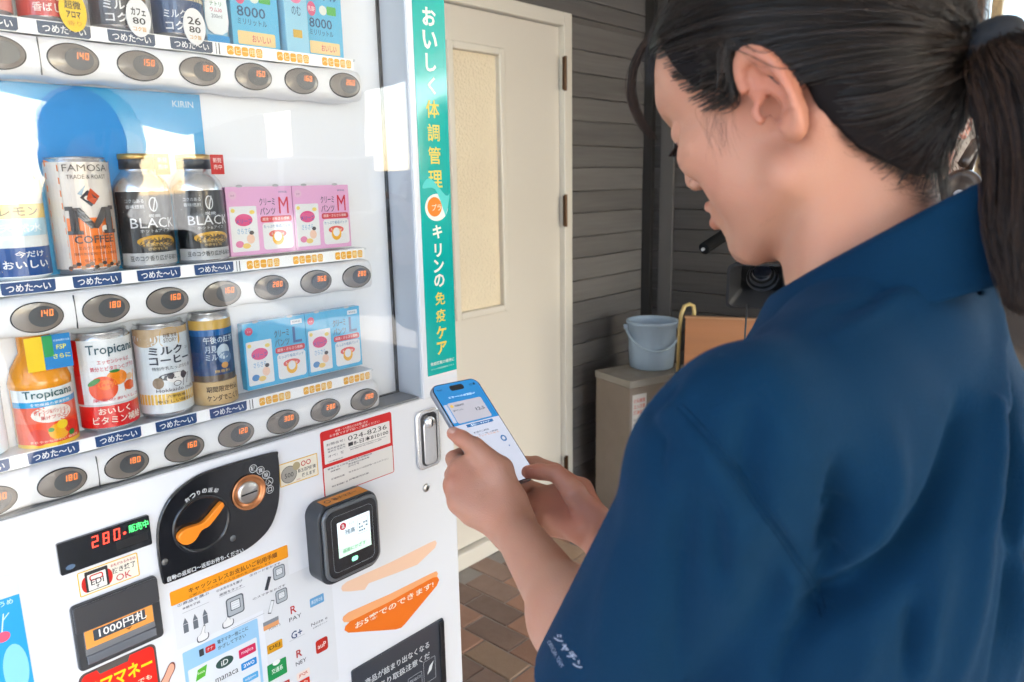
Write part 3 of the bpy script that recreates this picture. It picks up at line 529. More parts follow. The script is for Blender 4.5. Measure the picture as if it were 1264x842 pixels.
pr = Print(rd_, FR, h=.0018); pr.disc('c8283c', sx0 + sw * .17, sz1 - sh * .14, .0055, .0055); pr.text('f4f4f4', 'a', sx0 + sw * .17, sz1 - sh * .14, h=.006, center=True, bold=.03); pr.text('48606e', 'タッチ', sx0 + sw * .34, sz1 - sh * .18, w=sw * .16, h=sh * .08); pr.text('48606e', '残高', sx0 + sw * .22, sz1 - sh * .42, w=sw * .3, h=sh * .15, bold=.02); pr.frame('5c707c', sx0 + sw * .60, sz0 + sh * .46, sx1 - sw * .08, sz1 - sh * .1, .0005, .0005)
for i in range(9): pr.poly('5c707c', rr_pts(sx0 + sw * (.64 + .07 * (i % 4)), sz0 + sh * (.52 + .1 * (i // 3)), sx0 + sw * (.69 + .07 * (i % 4)), sz0 + sh * (.57 + .1 * (i // 3)), .0002))
pr.text('4c9060', '画面にかざす', sx0 + sw * .12, sz0 + sh * .1, w=sw * .7, h=sh * .12); pr.done()
pr = Print(rd_, FR, h=.0014); pr.poly('l', rr_pts((x0 + x1) / 2 - .0055, zb + .0205, (x0 + x1) / 2 + .0055, zb + .0275, .003), 'status_light'); pr.done({'l': mat('status_green', (.1, .6, .3), .3, emit=(.3, 1, .5), es=.22)})
# orange label wrapped on its top
lb = obj('top_label', [(x0 + .012, FY - .0336, zt + .0034), (x1 - .012, FY - .0336, zt + .0034), (x1 - .012, FY - .010, zt + .0034), (x0 + .012, FY - .010, zt + .0034)], [(0, 1, 2, 3)], ink('d98a3c'), rd_)
pr = Print(lb, lambda a, b_, h: (a, FY - .0336 + b_, zt + .0034 + h)); pr.ring('5a3c1c', x0 + .022, .012, .005, .005, .0015); pr.text('5a3c1c', '電子マネー', x0 + .031, .008, w=.042, h=.009, bold=.03); pr.done()

# three orange swooshes, the last one lettered
pr = Print(vm, pf, h=.0003)
for k, (col, nm) in enumerate((('f7d2b8', 'swoosh'), ('f8b483', 'swoosh'))):
    dv = (0, 38)[k]; a = [q(u + 1.5 * k, v + dv) for u, v in [(421, 727), (422, 723), (428, 718), (480, 695), (530, 670), (537, 667), (539, 670), (537, 676), (515, 697), (490, 707), (455, 720), (450, 728), (432, 730), (423, 730)]]; pr.poly(col, a, nm)
a = [q(u, v) for u, v in [(425, 778), (426, 773), (432, 767), (480, 743), (534, 713), (540, 712), (542, 716), (539, 723), (500, 770), (495, 775), (488, 777), (430, 781)]]; pr.poly('ee7d1c', a, 'swoosh')
tx0, tz = q(438, 772); tx1, tz1 = q(535, 724); pr.text('fdf3e6', 'お5客でのできます!', tx0, (tz + tz1) / 2 - .004, w=tx1 - tx0, h=.0115, bold=.045, warp=None)
pr.done()

# black receipt panel low on the edge
(x0, _), (x1, _2) = q(433, 835), q(546.5, 775); zt = (q(431, 828)[1] + q(546, 762)[1]) / 2; zb = zt - .19; ww = x1 - x0
rp = G().prism(rr_pts(x0, zb, x1, zt, .004), pf, .0001, .003).build('return_panel', mat('smoke_panel', (.035, .042, .055), .12, coat=.5), vm, bevel=.001)
G().prism(rr_pts(x1 - .012, zb + .004, x1 - .001, zt - .003, .003), lambda a, b_, h: (a, FY - .003 - h, b_), .0001, .003).build('edge_grip', m_black, rp, bevel=.001)
pr = Print(rp, lambda a, b_, h: (a, FY - .003 - h, b_)); pr.text('ccd2d8', '商品が詰まり出なくなる', x0 + ww * .12, zt - .040, w=ww * .70, h=.0125, bold=.02); pr.text('ccd2d8', '事があり取扱注意くだ', x0 + ww * .12, zt - .060, w=ww * .70, h=.0125, bold=.02); pr.frame('aab2ba', x0 + ww * .74, zt - .105, x1 - ww * .12, zt - .062, .0007, .002); pr.poly('dfe6ea', [(x0 + ww * .78, zt - .09), (x0 + ww * .83, zt - .085), (x0 + ww * .86, zt - .07), (x0 + ww * .81, zt - .076)]); pr.frame('aab2ba', x0 + ww * .56, zt - .11, x0 + ww * .72, zt - .075, .0007, .002); pr.text('aab2ba', '取出口', x0 + ww * .58, zt - .086, w=ww * .12, h=.006); pr.text('ccd2d8', 'ぞうぞ', x0 + ww * .15, zt - .085, w=ww * .24, h=.013, bold=.02); pr.done()
# payment instructions: orange heading, drawings, pale blue panel and rows of payment marks
def px_rect(a, b): (xa, za), (xb, zb_) = q(*a), q(*b); return xa, za, xb, zb_
x0 = (q(209, 731)[0] + q(211, 748)[0]) / 2; x1 = (q(354, 673)[0] + q(356, 688)[0]) / 2; zt = (q(209, 731)[1] + q(354, 673)[1]) / 2; zb = (q(211, 748)[1] + q(356, 688)[1]) / 2; ww, hh = x1 - x0, zt - zb
sg = sticker('heading_strip', x0, zb, x1, zt, 'f2a018', r=.002); pr = Print(sg, pf, h=.0007); pr.text('5a2c10', 'キャッシュレスお支払いご利用手順', x0 + ww * .14, zb + hh * .38, w=ww * .76, h=hh * .40, bold=.02); pr.text('8a4a14', 'ご購入までのかんたんな流れをご案内します', x0 + ww * .14, zb + hh * .10, w=ww * .70, h=hh * .16); pr.done()
pg = sticker('instruction_sheet', x0 + .001, zb - .062, x1 - .001, zb - .0006, 'e6e8ec', t=.0004, r=.001); pr = Print(pg, pf, h=.0005)
def tx(s_, u0, v0, u1, v1, hpx, col='3a3e48', bold=.012):
    (xa, za), (xb, zb2) = q(u0, v0), q(u1, v1); pr.text(col, s_, xa, (za + zb2) / 2, w=xb - xa, h=hpx * .00125, bold=bold)
tx('①商品を選ぶ', 219, 749, 258, 734, 3.2); tx('金額を確認', 225, 753, 247, 744, 2.6); tx('②決済方法を選び', 267, 731, 299, 718, 3.0); tx('画面をタッチ', 271, 736, 299, 724, 2.8); tx('③カードをかざす', 308, 712, 346, 696, 2.8); tx('④スマホをかざす', 312, 742, 352, 722, 2.8)
for a, b_ in (((225, 757), (258, 743)), ((270, 737), (302, 724)), ((285, 776), (326, 757))): (xa, za), (xb, zb2) = q(*a), q(*b_); pr.line('8a9098', xa, (za + zb2) / 2, xb, (za + zb2) / 2, .0004)
for u, v in ((229, 772), (241, 767), (253, 761)):
    a, b_ = q(u, v); pr.poly('6a7078', [(a - .0032, b_ - .010), (a + .0032, b_ - .010), (a + .0032, b_ + .003), (a, b_ + .011), (a - .0032, b_ + .003)]); pr.line('e6e8ec', a - .0032, b_ + .002, a + .0032, b_ + .002, .0006)
def doodle_hand(u, v, s_=1):
    a, b_ = q(u, v); o = smooth_loop([(a - .007 * s_, b_ - .010 * s_), (a - .008 * s_, b_ - .002 * s_), (a - .003 * s_, b_ + .001 * s_), (a + .002 * s_, b_ + .011 * s_), (a + .0045 * s_, b_ + .010 * s_), (a + .003 * s_, b_), (a + .008 * s_, b_ - .002 * s_), (a + .006 * s_, b_ - .010 * s_)], 3); pr.poly('5a6068', o); pr.poly('f0f0f0', [(a + (x - a) * .84, b_ + (y - b_) * .86) for x, y in o])
doodle_hand(250, 782); doodle_hand(281, 765)
def doodle_reader(u, v, s_=1):
    a, b_ = q(u, v); pr.poly('565c64', rr_pts(a - .011 * s_, b_ - .012 * s_, a + .011 * s_, b_ + .012 * s_, .004)); pr.poly('b4bac0', rr_pts(a - .0095 * s_, b_ - .0105 * s_, a + .0095 * s_, b_ + .0105 * s_, .003)); pr.poly('565c64', rr_pts(a - .006 * s_, b_ - .005 * s_, a + .0065 * s_, b_ + .007 * s_, .001)); pr.poly('eceff2', rr_pts(a - .005 * s_, b_ - .004 * s_, a + .0055 * s_, b_ + .006 * s_, .001))
    for k in range(3): pr.line('8a9098', a - .004 * s_, b_ + (-.002 + .003 * k) * s_, a + .0045 * s_, b_ + (-.002 + .003 * k) * s_, .0004)
doodle_reader(290, 747, 1.15); doodle_reader(344, 706, .85); doodle_reader(347, 735, .85)
for (u, v, col) in ((330, 719, '3a3e46'), (334, 748, 'eceff2')):
    a, b_ = q(u, v); o = [(a - .006, b_ - .009), (a - .001, b_ - .011), (a + .006, b_ + .007), (a + .001, b_ + .009)]; pr.poly('4a5058', o); pr.poly(col, [(a + (x - a) * .82, b_ + (y - b_) * .86) for x, y in o])
pr.done()
# pale blue card panel
x0 = (q(223, 806)[0] + q(231, 842)[0]) / 2; x1 = (q(316, 765)[0] + q(324, 815)[0]) / 2; zt = (q(223, 806)[1] + q(316, 765)[1]) / 2; zb = zt - .115; ww, hh = x1 - x0, zt - zb
cp = sticker('card_panel', x0, zb, x1, zt, 'a4cdec', r=.002); pr = Print(cp, pf, h=.0007); pr.poly('e8ecf0', rr_pts(x0 + .004, zb + .004, x1 - .004, zt - .027, .002))
pr.poly('30343a', rr_pts(x0 + ww * .20, zt - .016, x0 + ww * .26, zt - .006, .001)); pr.poly('c83a3e', rr_pts(x0 + ww * .28, zt - .0155, x0 + ww * .41, zt - .0065, .002)); pr.text('f6e4e2', 'ナナ', x0 + ww * .30, zt - .0135, w=ww * .08, h=.005); pr.text('34465a', '電子マネー他ここに', x0 + ww * .44, zt - .0105, w=ww * .42, h=.006, bold=.012); pr.text('34465a', 'かざして下さい', x0 + ww * .44, zt - .019, w=ww * .38, h=.006, bold=.012)
def mark(u, v, w, h, col, s_, tc='f8f8f8', r=.0015, ts=.7, bold=.03):
    a, b_ = q(u, v); pr.poly(col, rr_pts(a - w / 2, b_ - h / 2, a + w / 2, b_ + h / 2, r)); pr.text(tc, s_, a, b_, w=w * ts, h=min(h * .5, .008), bold=bold, center=True)
a, b_ = q(248, 831); pr.poly('5cb43c', [(a - .008, b_ - .008), (a + .005, b_ - .006), (a + .009, b_ + .009), (a - .004, b_ + .007)]); pr.text('e6f4d8', 'Suica', a - .005, b_, w=.010, bold=.02)
a, b_ = q(277, 817); pr.disc('2c4a44', a, b_, .0125, .0075); pr.text('f2f4f2', 'iD', a, b_, w=.010, center=True, bold=.03); mark(305, 803, .025, .013, 'd0345c', 'majica'); mark(307, 819, .023, .011, '2a8ad0', 'awo'); mark(309, 836, .023, .010, '64aee0', 'edypoo'); tx('manaca', 266, 843, 294, 829, 5, '2c3038', .03); pr.done()
# loose payment marks beside the panel
ps = sticker('mark_sheet', q(326, 770)[0], q(330, 842)[1] - .06, q(411, 742)[0], q(360, 705)[1] - .004, 'e4e6ea', t=.0003, r=.001); pr = Print(ps, pf, h=.0004)
(a, b_) = q(334.5, 770); pr.poly('8a8f96', rr_pts(a - .012, b_ + .001, a + .012, b_ + .007, .0005)); pr.poly('e8a878', rr_pts(a - .012, b_ - .006, a + .012, b_ + .001, .0005)); tx('POINT S', 332, 778, 346, 772, 3)
a, b_ = q(362, 752); pr.text('b83030', 'R', a, b_, h=.012, center=True, bold=.04); tx('PAY', 357, 768, 372, 761, 5, '2c3038', .02)
mark(391, 741, .024, .014, '6ea4d0', '商店街の会', 'd8e8f4', ts=.8, bold=.012); a, b_ = q(366, 782); pr.text('1c3c6c', 'G+', a, b_, h=.012, w=.018, center=True, bold=.04); pr.line('8a9098', q(357, 792)[0], q(357, 792)[1], q(376, 783)[0], q(357, 792)[1], .0004)
tx('Note e', 384, 773, 404, 764, 4, '4a4e56'); tx('お得なポイント', 386, 776, 404, 768, 2, '6a6e76'); mark(339, 798, .024, .014, 'dca038', 'DEJ', '3a2c18'); mark(342, 826, .030, .026, '1f9050', '交通系', 'e8f4ea', ts=.6); a, b_ = q(341, 819); pr.disc('f0f4f0', a, b_ + .002, .006, .004); mark(397, 796, .021, .022, 'bc3428', 'auP', 'f8ece8', r=.004); a, b_ = q(369, 806); pr.text('b83030', 'R', a, b_, h=.012, center=True, bold=.04); tx('NEY', 365, 822, 378, 816, 5, '2c3038', .02)
mark(374, 832, .022, .012, 'f4e4da', 'JPQR', 'c04030'); mark(374, 843, .022, .012, 'd84030', 'PayPa', 'f8e8e0'); mark(349, 846, .022, .010, 'c03a34', 'QUIC', 'f8e8e0'); pr.done()
# ------------------------------------------------------------------ display shelves and the goods on them
YB = .9455                                                           # axis of the half-round dummies against the back panel
for zc in (1.5834, 1.3181, 1.1323): box('shelf', (MX0 + .08, .9155, zc + .0362), (.689, .9495, zc + .0387), mat('shelf_clear', (.62, .66, .70), .15, coat=.4), vm)
Z1, Z2, Z3 = 1.5834 + .0388, 1.3181 + .0388, 1.1323 + .0388
m_can = mat('can_aluminium', (.70, .71, .72), .25, .9)
def gloss(hexs): return mat('label_' + hexs, K(hexs), .3, coat=.6)
def dummy(name, label, x, z0, prof, body, group, cat='can', r=None):
    t = thing(name, label, cat, (x, YB, z0), group)
    G().lathe(prof, (x, YB, z0), 40, R(178), R(362)).build('body', body, t, smooth=True).data.set_sharp_from_angle(angle=R(50))
    rr = r or max(p[0] for p in prof)
    fn = lambda a, b_, h: (x + (rr + h) * math.sin(a / rr), YB - (rr + h) * math.cos(a / rr), z0 + b_)
    fn.curved = True; return t, fn, rr
def canprof(r, h, neck=.004, lip=.0035): return [(r - neck - .001, 0), (r - neck, .0008), (r, .006), (r, h - .008), (r - neck, h - .002), (r - neck + .0012, h - .001), (r - neck, h), (r - neck - .004, h - .001)]
def band(pr, hexs, r, y0, y1, a0=-1.45, a1=1.45): pr.grid(hexs, a0 * r, y0, a1 * r, y1, 22, 1, 'label_band')
def wrapT(pr, hexs, s, cx_, y, w, h, bold=.01): pr.text(hexs, s, cx_ - w / 2, y, w=w, h=h, bold=bold)
GD = 'drinks on the vending machine shelves'
def cylinder_inks(pr): pr.done({hx: gloss(hx) for (_, hx) in pr.d})

# lowest row
x = .182; t, fn, r = dummy('drink_bottle', 'pale blue clear bottle at the far end of the lowest row', x, Z3, [(.024, 0), (.029, .004), (.029, .07), (.0295, .072), (.024, .095), (.012, .112), (.012, .124)], mat('pale_blue_plastic', (.55, .72, .84), .15, coat=.5), GD, 'bottle')
x = .2498; t, fn, r = dummy('juice_bottle', 'orange juice bottle with yellow cap card, left of the red and white juice can', x, Z3, [(.027, 0), (.0305, .003), (.0305, .066), (.0312, .068), (.0312, .072), (.030, .076), (.026, .088), (.020, .098), (.0165, .104), (.0165, .124)], gloss('f0a02a'), GD, 'bottle')
pr = Print(t, fn, h=.0004); r_ = r
pr.grid('e9531f', -.042, .004, .042, .028, 20, 1); pr.grid('e46a52', -.042, .028, .042, .046, 20, 1); pr.grid('38a3d8', -.042, .046, .042, .0525, 20, 1); pr.grid('e8eef0', -.042, .0525, .042, .066, 20, 1); pr.grid('f2c64a', -.044, .0, .044, .004, 20, 1)
pr.disc('f0ece4', 0, .037, .021, .0095, rings=4); wrapT(pr, 'c8383c', 'オレンジ&パッション', 0, .038, .034, .005); wrapT(pr, 'c8383c', '果汁プラス', 0, .0315, .024, .0045); wrapT(pr, '1d5a60', 'Tropicana', 0, .0535, .052, .0115, .02); wrapT(pr, 'e6f6fc', '食物繊維の果実飲料', 0, .0475, .04, .0035)
for a, b_, c_, rr2 in ((.004, .016, 'f2b22c', .011), (.019, .018, 'e03c24', .009), (-.017, .012, 'd9483a', .011), (.018, .011, '3c8a3c', .004), (-.004, .019, '3c8a3c', .003), (.008, .023, 'f4d23c', .006)): pr.disc(c_, a, b_, rr2, rr2 * .85, rings=3)
wrapT(pr, 'f8e0c8', 'まろやかな味わい 無添加', 0, .0055, .05, .0028); cylinder_inks(pr)
g = G().prism(rr_pts(x + .0, Z3 + .086, x + .028, Z3 + .124, .001), lambda a, b_, h: (a, .9165 - h, b_), 0, .0008); cd_ = g.build('flag_card', ink('1f86c8'), t); pr = Print(cd_, lambda a, b_, h: (a, .9157 - h, b_)); pr.poly('2c9a58', rr_pts(x + .0004, Z3 + .100, x + .010, Z3 + .1235, .0005)); pr.poly('f2d040', rr_pts(x - .017, Z3 + .086, x, Z3 + .1235, .0005)); pr.text('e8e85a', 'FSP', x + .013, Z3 + .107, w=.010, bold=.02); pr.text('e8e85a', 'さらに', x + .009, Z3 + .097, w=.017, bold=.02); pr.text('d8f0fa', '機能性表示食品', x + .011, Z3 + .116, w=.016); pr.done()

x = .3175; t, fn, r = dummy('juice_can', 'red and white juice can printed with oranges and a glass', x, Z3, canprof(.0325, .118), m_can, GD)
pr = Print(t, fn, h=.0003); band(pr, 'e6eaec', r, .007, .110); band(pr, 'd8262a', r, .006, .032); band(pr, 'c8ccd0', r, .032, .0345); pr.grid('d8262a', -.048, .0345, -.037, .110, 4, 1); pr.grid('d8262a', .040, .0345, .047, .110, 4, 1); pr.grid('dde2e4', -.0365, .038, -.032, .108, 2, 1)
wrapT(pr, '1d4a58', 'Tropicana', .002, .090, .056, .0145, .02); wrapT(pr, 'd04a5a', 'エッセンシャルズ', .002, .0815, .036, .0055); wrapT(pr, 'd04a5a', '鉄分とビタミンC プラス', .002, .0735, .052, .0055)
pr.disc('f0902c', .003, .064, .012, .009, rings=4); pr.disc('e4561e', -.013, .053, .0155, .0145, rings=4); pr.disc('ea7a34', -.010, .057, .008, .006, rings=2); pr.disc('3f8a4a', -.022, .061, .008, .003, rings=2, rot=.5); pr.disc('3f8a4a', .001, .072, .006, .0018, rings=2)
pr.poly('e8945c', [(.010, .046), (.024, .047), (.027, .068), (.009, .068)]); pr.disc('e0622c', .017, .052, .0075, .006, rings=2); pr.disc('f2c8a0', .019, .062, .005, .004, rings=2); wrapT(pr, 'd04a5a', '果実のおいしさ', .002, .0375, .055, .004)
wrapT(pr, 'fbeee0', 'おいしく', -.004, .022, .034, .008, .02); wrapT(pr, 'fbeee0', 'ビタミン補給', .0, .0105, .056, .0095, .02); cylinder_inks(pr)

x = .3858; t, fn, r = dummy('milk_coffee_can', 'white milk coffee can with a cow drawing and yellow ribbon', x, Z3, canprof(.0325, .118), m_can, GD)
pr = Print(t, fn, h=.0003); band(pr, 'dde5ea', r, .007, .104); band(pr, 'c0a888', r, .104, .112); pr.grid('e6c060', -.046, .018, .046, .031, 20, 1); pr.disc('c0a888', -.03, .100, .016, .010, rings=3); pr.poly('c8a050', smooth_loop([(-.010, .091), (.010, .091), (.012, .103), (.008, .112), (-.008, .112), (-.012, .103)], 3)); wrapT(pr, '5a4020', '特撰 牧場', 0, .101, .016, .005); wrapT(pr, '5a4020', 'STORY', 0, .095, .016, .005)
wrapT(pr, '343b48', 'ミルク', -.006, .080, .040, .0105, .03); wrapT(pr, '343b48', 'コーヒー', -.001, .068, .050, .0105, .03); pr.text('343b48', 'ひと', .019, .083, w=.007); wrapT(pr, '343b48', '特別牛乳たっぷり使用', 0, .061, .048, .0045)
pr.disc('3c424c', .0, .052, .018, .005, rings=2); pr.disc('f2f2f0', .003, .050, .012, .0065, rings=3); pr.disc('3c424c', -.004, .053, .004, .004, rings=2); pr.disc('3c424c', .012, .052, .004, .005, rings=2); pr.ring('3c424c', .003, .0425, .005, .0035, .0008); pr.disc('8a7a66', -.019, .045, .0065, .007, rings=2); pr.line('3c424c', .016, .040, .020, .053, .0009); pr.line('3c424c', .010, .038, .012, .048, .0008); wrapT(pr, '343b48', 'Hokkaido milk', .002, .0335, .048, .0045)
wrapT(pr, '4a3a20', '六甲牧場', 0, .0255, .022, .004, .02); wrapT(pr, '4a3a20', 'やさしい味わい', .001, .0193, .046, .0045, .02); cylinder_inks(pr)

x = .4505; t, fn, r = dummy('navy_coffee_can', 'slim navy coffee can with a beige paper sleeve around its foot', x, Z3, canprof(.0275, .122), m_can, GD)
pr = Print(t, fn, h=.0003); band(pr, '1f4674', r, .040, .106); band(pr, '5a5248', r, .032, .040); band(pr, 'd8b468', r, .100, .112); band(pr, '2e6aa8', r, .092, .100); wrapT(pr, 'd8e6f0', '午後の紅茶', 0, .082, .040, .009, .02); wrapT(pr, 'c0d4e6', '月見', -.012, .070, .014, .009); wrapT(pr, 'c0d4e6', 'ミル', -.012, .060, .014, .008); pr.disc('cfe0ec', .004, .070, .009, .010, rings=2); pr.disc('6a8ab0', .006, .062, .010, .008, rings=2); pr.disc('d09a58', .004, .052, .005, .004); wrapT(pr, 'c8b078', '無香料', 0, .043, .02, .004); cylinder_inks(pr)
sl = G().lathe([(.0282, .0006), (.0288, .001), (.0288, .031), (.0280, .0314)], (x, YB, Z3), 36, R(178), R(362)).build('paper_sleeve', mat('sleeve_beige', K('d9bd92'), .6), t, smooth=True)
fs = lambda a, b_, h: (x + (.0289 + h) * math.sin(a / .0289), YB - (.0289 + h) * math.cos(a / .0289), Z3 + b_); pr = Print(sl, fs); wrapT(pr, '403830', '期間限定仕込', -.001, .018, .044, .008, .02); wrapT(pr, '403830', 'ケンダでこくり', -.001, .006, .044, .0085, .02); pr.done()

# sample cards of nappies: pink above, blue below
def sample_card(label, x0, x1, z0, z1, base, letter, lcol, group, y=.930):
    t = thing('sample_card', label, 'card', ((x0 + x1) / 2, y, z0), group); w, h = x1 - x0, z1 - z0
    G().prism(rr_pts(x0, z0, x1, z1, .001), lambda a, b_, k: (a, y - k, b_), -.012, .0005).build('card', gloss(base), t)
    pr = Print(t, lambda a, b_, k: (x0 + w * a, y - .0005 - k, z0 + h * b_), h=.0002)
    pr.poly('eef0f2', rr_pts(.03, .06, .43, .72, .02)); pr.disc('d84a84', .23, .52, .13, .09); pr.text('3a4a9a', 'メリーズ', .11, .47, w=.24, h=.07, bold=.03); pr.disc('f2d878', .08, .66, .03, .03); pr.disc('f2d878', .36, .63, .04, .03); pr.text('5aa0d0', 'さらさら', .12, .32, w=.2, h=.08, bold=.01); pr.disc('f2cdb8', .31, .24, .06, .07); pr.disc('2c2430', .33, .33, .035, .03); pr.disc('e48ab0' if letter == 'M' else '5a90c8', .14, .17, .06, .05); pr.disc('f0d080', .24, .14, .06, .04)
    pr.poly('eef0f2', rr_pts(.50, .06, .97, .46, .05)); pr.text('d04048', 'さ', .62, .30, h=.02); pr.disc('e0605a', .73, .29, .14, .06); pr.disc('f0b43c', .73, .22, .09, .10); pr.disc('eef0f2', .73, .25, .06, .07); pr.text('f8f0e0', '5.6.7kg', .63, .27, w=.2, h=.04, bold=.02); pr.text('3a7ab0', 'たっぷり吸収パッド', .52, .38, w=.42, h=.05, bold=.02)
    pr.text('2c4050', 'クリーミ', .48, .72, w=.24, h=.11, bold=.01); pr.text('2c4050', 'パンツ', .48, .58, w=.24, h=.11, bold=.01); pr.text(lcol, letter, .78, .59, w=.15, h=.25, bold=.012); pr.poly('c83240', rr_pts(.48, .47, .97, .56, .03)); pr.text('f8dcd8', '超速・さらさら感触', .51, .495, w=.42, h=.045, bold=.01)
    pr.disc('d85a78' if letter == 'L' else 'e8c0da', .09, .88, .06, .06); pr.text('f6e8ee' if letter == 'L' else '8a5a80', 'ネオ', .06, .86, w=.06); pr.poly('e4eef4' if letter == 'L' else base, rr_pts(.76, .88, .95, .95, .01)); pr.text('3a6a8a', '試供品', .79, .90, w=.13, h=.03)
    for k in range(2): pr.disc('b8bcc0', .2 + .55 * k, 1.01, .05, .02, name='clip')
    cylinder_inks(pr); return t
cz = lambda u, v, y=.930: q(u, v, y)
xa, xb, xc = cz(302, 442)[0], cz(378.5, 428)[0], cz(445, 415)[0]; za, zb_ = (cz(304, 481)[1] + cz(446, 452)[1]) / 2, (cz(299, 402)[1] + cz(443, 376)[1]) / 2
sample_card('blue nappy sample card with a large L, next to the navy can', xa, xb - .0006, za, zb_, '4fb4e2', 'L', '1d5a96', 'nappy sample cards')
sample_card('blue nappy sample card with a large L, at the end of the lowest row', xb + .0006, xc, za, zb_, '4fb4e2', 'L', '1d5a96', 'nappy sample cards')
xa, xb, xc = cz(281, 272)[0], cz(362, 266)[0], cz(431, 262)[0]; za, zb_ = (cz(285, 318)[1] + cz(433, 303)[1]) / 2, (cz(278, 230)[1] + cz(430, 229)[1]) / 2
sample_card('pink nappy sample card with a red M, next to the second black bottle', xa, xb - .0006, za, zb_, 'eab4dc', 'M', 'd02a44', 'nappy sample cards')
sample_card('pink nappy sample card with a red M, at the end of the middle row', xb + .0006, xc, za, zb_, 'eab4dc', 'M', 'd02a44', 'nappy sample cards')

# middle row
(px0, pz1), (px1, pz0) = q(-120, 84, .9485), q(246, 118, .9485); pz0 = 1.36
pz1 = q(120, 108, .9485)[1]
po = box('poster', (MX0 + .09, .9480, Z2 - .02), (px1, .9494, pz1), gloss('3aa3dc'), vm); pr = Print(po, lambda a, b_, h: (a, .9480 - h, b_)); a, b_ = q(213, 132, .948); pr.text('d8ecf6', 'KIRIN', a, b_, w=.026, h=.0075, bold=.03); a, b_ = q(100, 175, .948); pr.disc('1c8fd6', a, b_, .05, .06, rings=3); pr.disc('6fc0e8', .1, b_, .06, .09); pr.done()
x = .2475; t, fn, r = dummy('lemon_water_bottle', 'lemon water bottle with a navy foot label, first of the middle row', x, Z2, [(.026, 0), (.0305, .003), (.0305, .09), (.0305, .096), (.024, .112), (.014, .124), (.014, .142)], mat('clear_plastic_white', (.78, .84, .88), .15, coat=.6), GD, 'bottle')
pr = Print(t, fn, h=.0003); pr.grid('e8eef0', -.046, .034, .046, .104, 20, 1); pr.grid('1d4f90', -.046, .004, .046, .034, 20, 1); pr.grid('f0d68a', -.046, .064, .046, .079, 20, 1); pr.grid('b8dcee', -.046, .046, .046, .064, 20, 1); wrapT(pr, '8a7a4a', 'レモン', 0, .067, .036, .009, .01); wrapT(pr, 'e8f4fa', '天然水', 0, .050, .04, .009); wrapT(pr, 'f0f4f6', '今だけ', .004, .0235, .028, .007, .02); wrapT(pr, 'f0f4f6', 'おいしい', .0, .012, .044, .0085, .02); pr.line('e6c85a', -.02, .021, .024, .0225, .0016); pr.line('e6c85a', -.024, .0095, .024, .0105, .0016); cylinder_inks(pr)
x = .3163; t, fn, r = dummy('orange_coffee_can', 'orange and white coffee can with a big black M and striped sides', x, Z2, canprof(.0335, .128, .003), m_can, GD)
pr = Print(t, fn, h=.0003); band(pr, 'ded8d2', r, .006, .122); pr.grid('ea7c34', -.026, .007, .026, .062, 16, 1)
for k in range(9):
    for sx_ in (-1, 1):
        y_ = .004 + .0135 * k; a, b2 = sorted((sx_ * .0275, sx_ * .045)); pr.put('print', 'e88a54', [(a, y_ + (0 if sx_ > 0 else .006)), (b2, y_ + (.006 if sx_ > 0 else 0)), (b2, y_ + (.0128 if sx_ > 0 else .0068)), (a, y_ + (.0068 if sx_ > 0 else .0128))], [(0, 1, 2, 3)])
pr.line('c8c2bc', -.0268, .006, -.0268, .122, .001); pr.line('c8c2bc', .0268, .006, .0268, .122, .001)
for k in range(14): pr.disc(('4a3024', '7a5a44', '2c201a', 'b89a80')[k % 4], -.028 + .0043 * k, .0075 + .002 * (k % 3), .0028, .0022, 8, rings=1)
wrapT(pr, '34302e', 'FAMOSA', 0, .112, .046, .0075, .02); wrapT(pr, '34302e', 'TRADE & ROAST', 0, .104, .040, .0045, .01); pr.poly('3c4650', [(-.002, .092), (.008, .082), (.0, .074), (-.010, .084)]); pr.poly('c8542c', [(.001, .094), (.010, .085), (.003, .076), (-.004, .082)]); pr.poly('6a8aa0', [(-.003, .098), (-.012, .088), (-.008, .086)])
MQ = [(-.022, .046), (-.014, .046), (-.014, .073), (-.022, .073), (.013, .046), (.022, .046), (.022, .073), (.013, .073), (-.022, .073), (-.011, .073), (.003, .052), (-.003, .050), (.010, .073), (.022, .073), (.004, .050), (-.002, .051), (-.0255, .044), (-.0105, .044), (-.0105, .048), (-.0255, .048), (.0095, .044), (.0255, .044), (.0255, .048), (.0095, .048), (-.0255, .070), (-.018, .070), (-.018, .0745), (-.0255, .0745), (.018, .070), (.0255, .070), (.0255, .0745), (.018, .0745)]
for i_ in range(0, len(MQ), 4):
    A4 = [np.array(v_) for v_ in MQ[i_:i_ + 4]]; gq = [tuple((A4[0] * (1 - a_) + A4[1] * a_) * (1 - c_) + (A4[3] * (1 - a_) + A4[2] * a_) * c_) for c_ in np.linspace(0, 1, 4) for a_ in np.linspace(0, 1, 4)]
    pr.put('lettering', '2f3338', gq, [(r2_ * 4 + c2_, r2_ * 4 + c2_ + 1, r2_ * 4 + c2_ + 5, r2_ * 4 + c2_ + 4) for r2_ in range(3) for c2_ in range(3)])
wrapT(pr, '2f3338', 'COFFEE', 0, .034, .040, .0085, .03); wrapT(pr, '5a3420', 'ミルクとお砂糖入り', 0, .027, .034, .004); wrapT(pr, '5a3420', '深煎り豆を贅沢に使用した本格派', 0, .021, .044, .003); wrapT(pr, '5a3420', '缶入りコーヒー', 0, .0135, .026, .0035); pr.disc('f0ece6', .012, .049, .0042, .0042); cylinder_inks(pr)
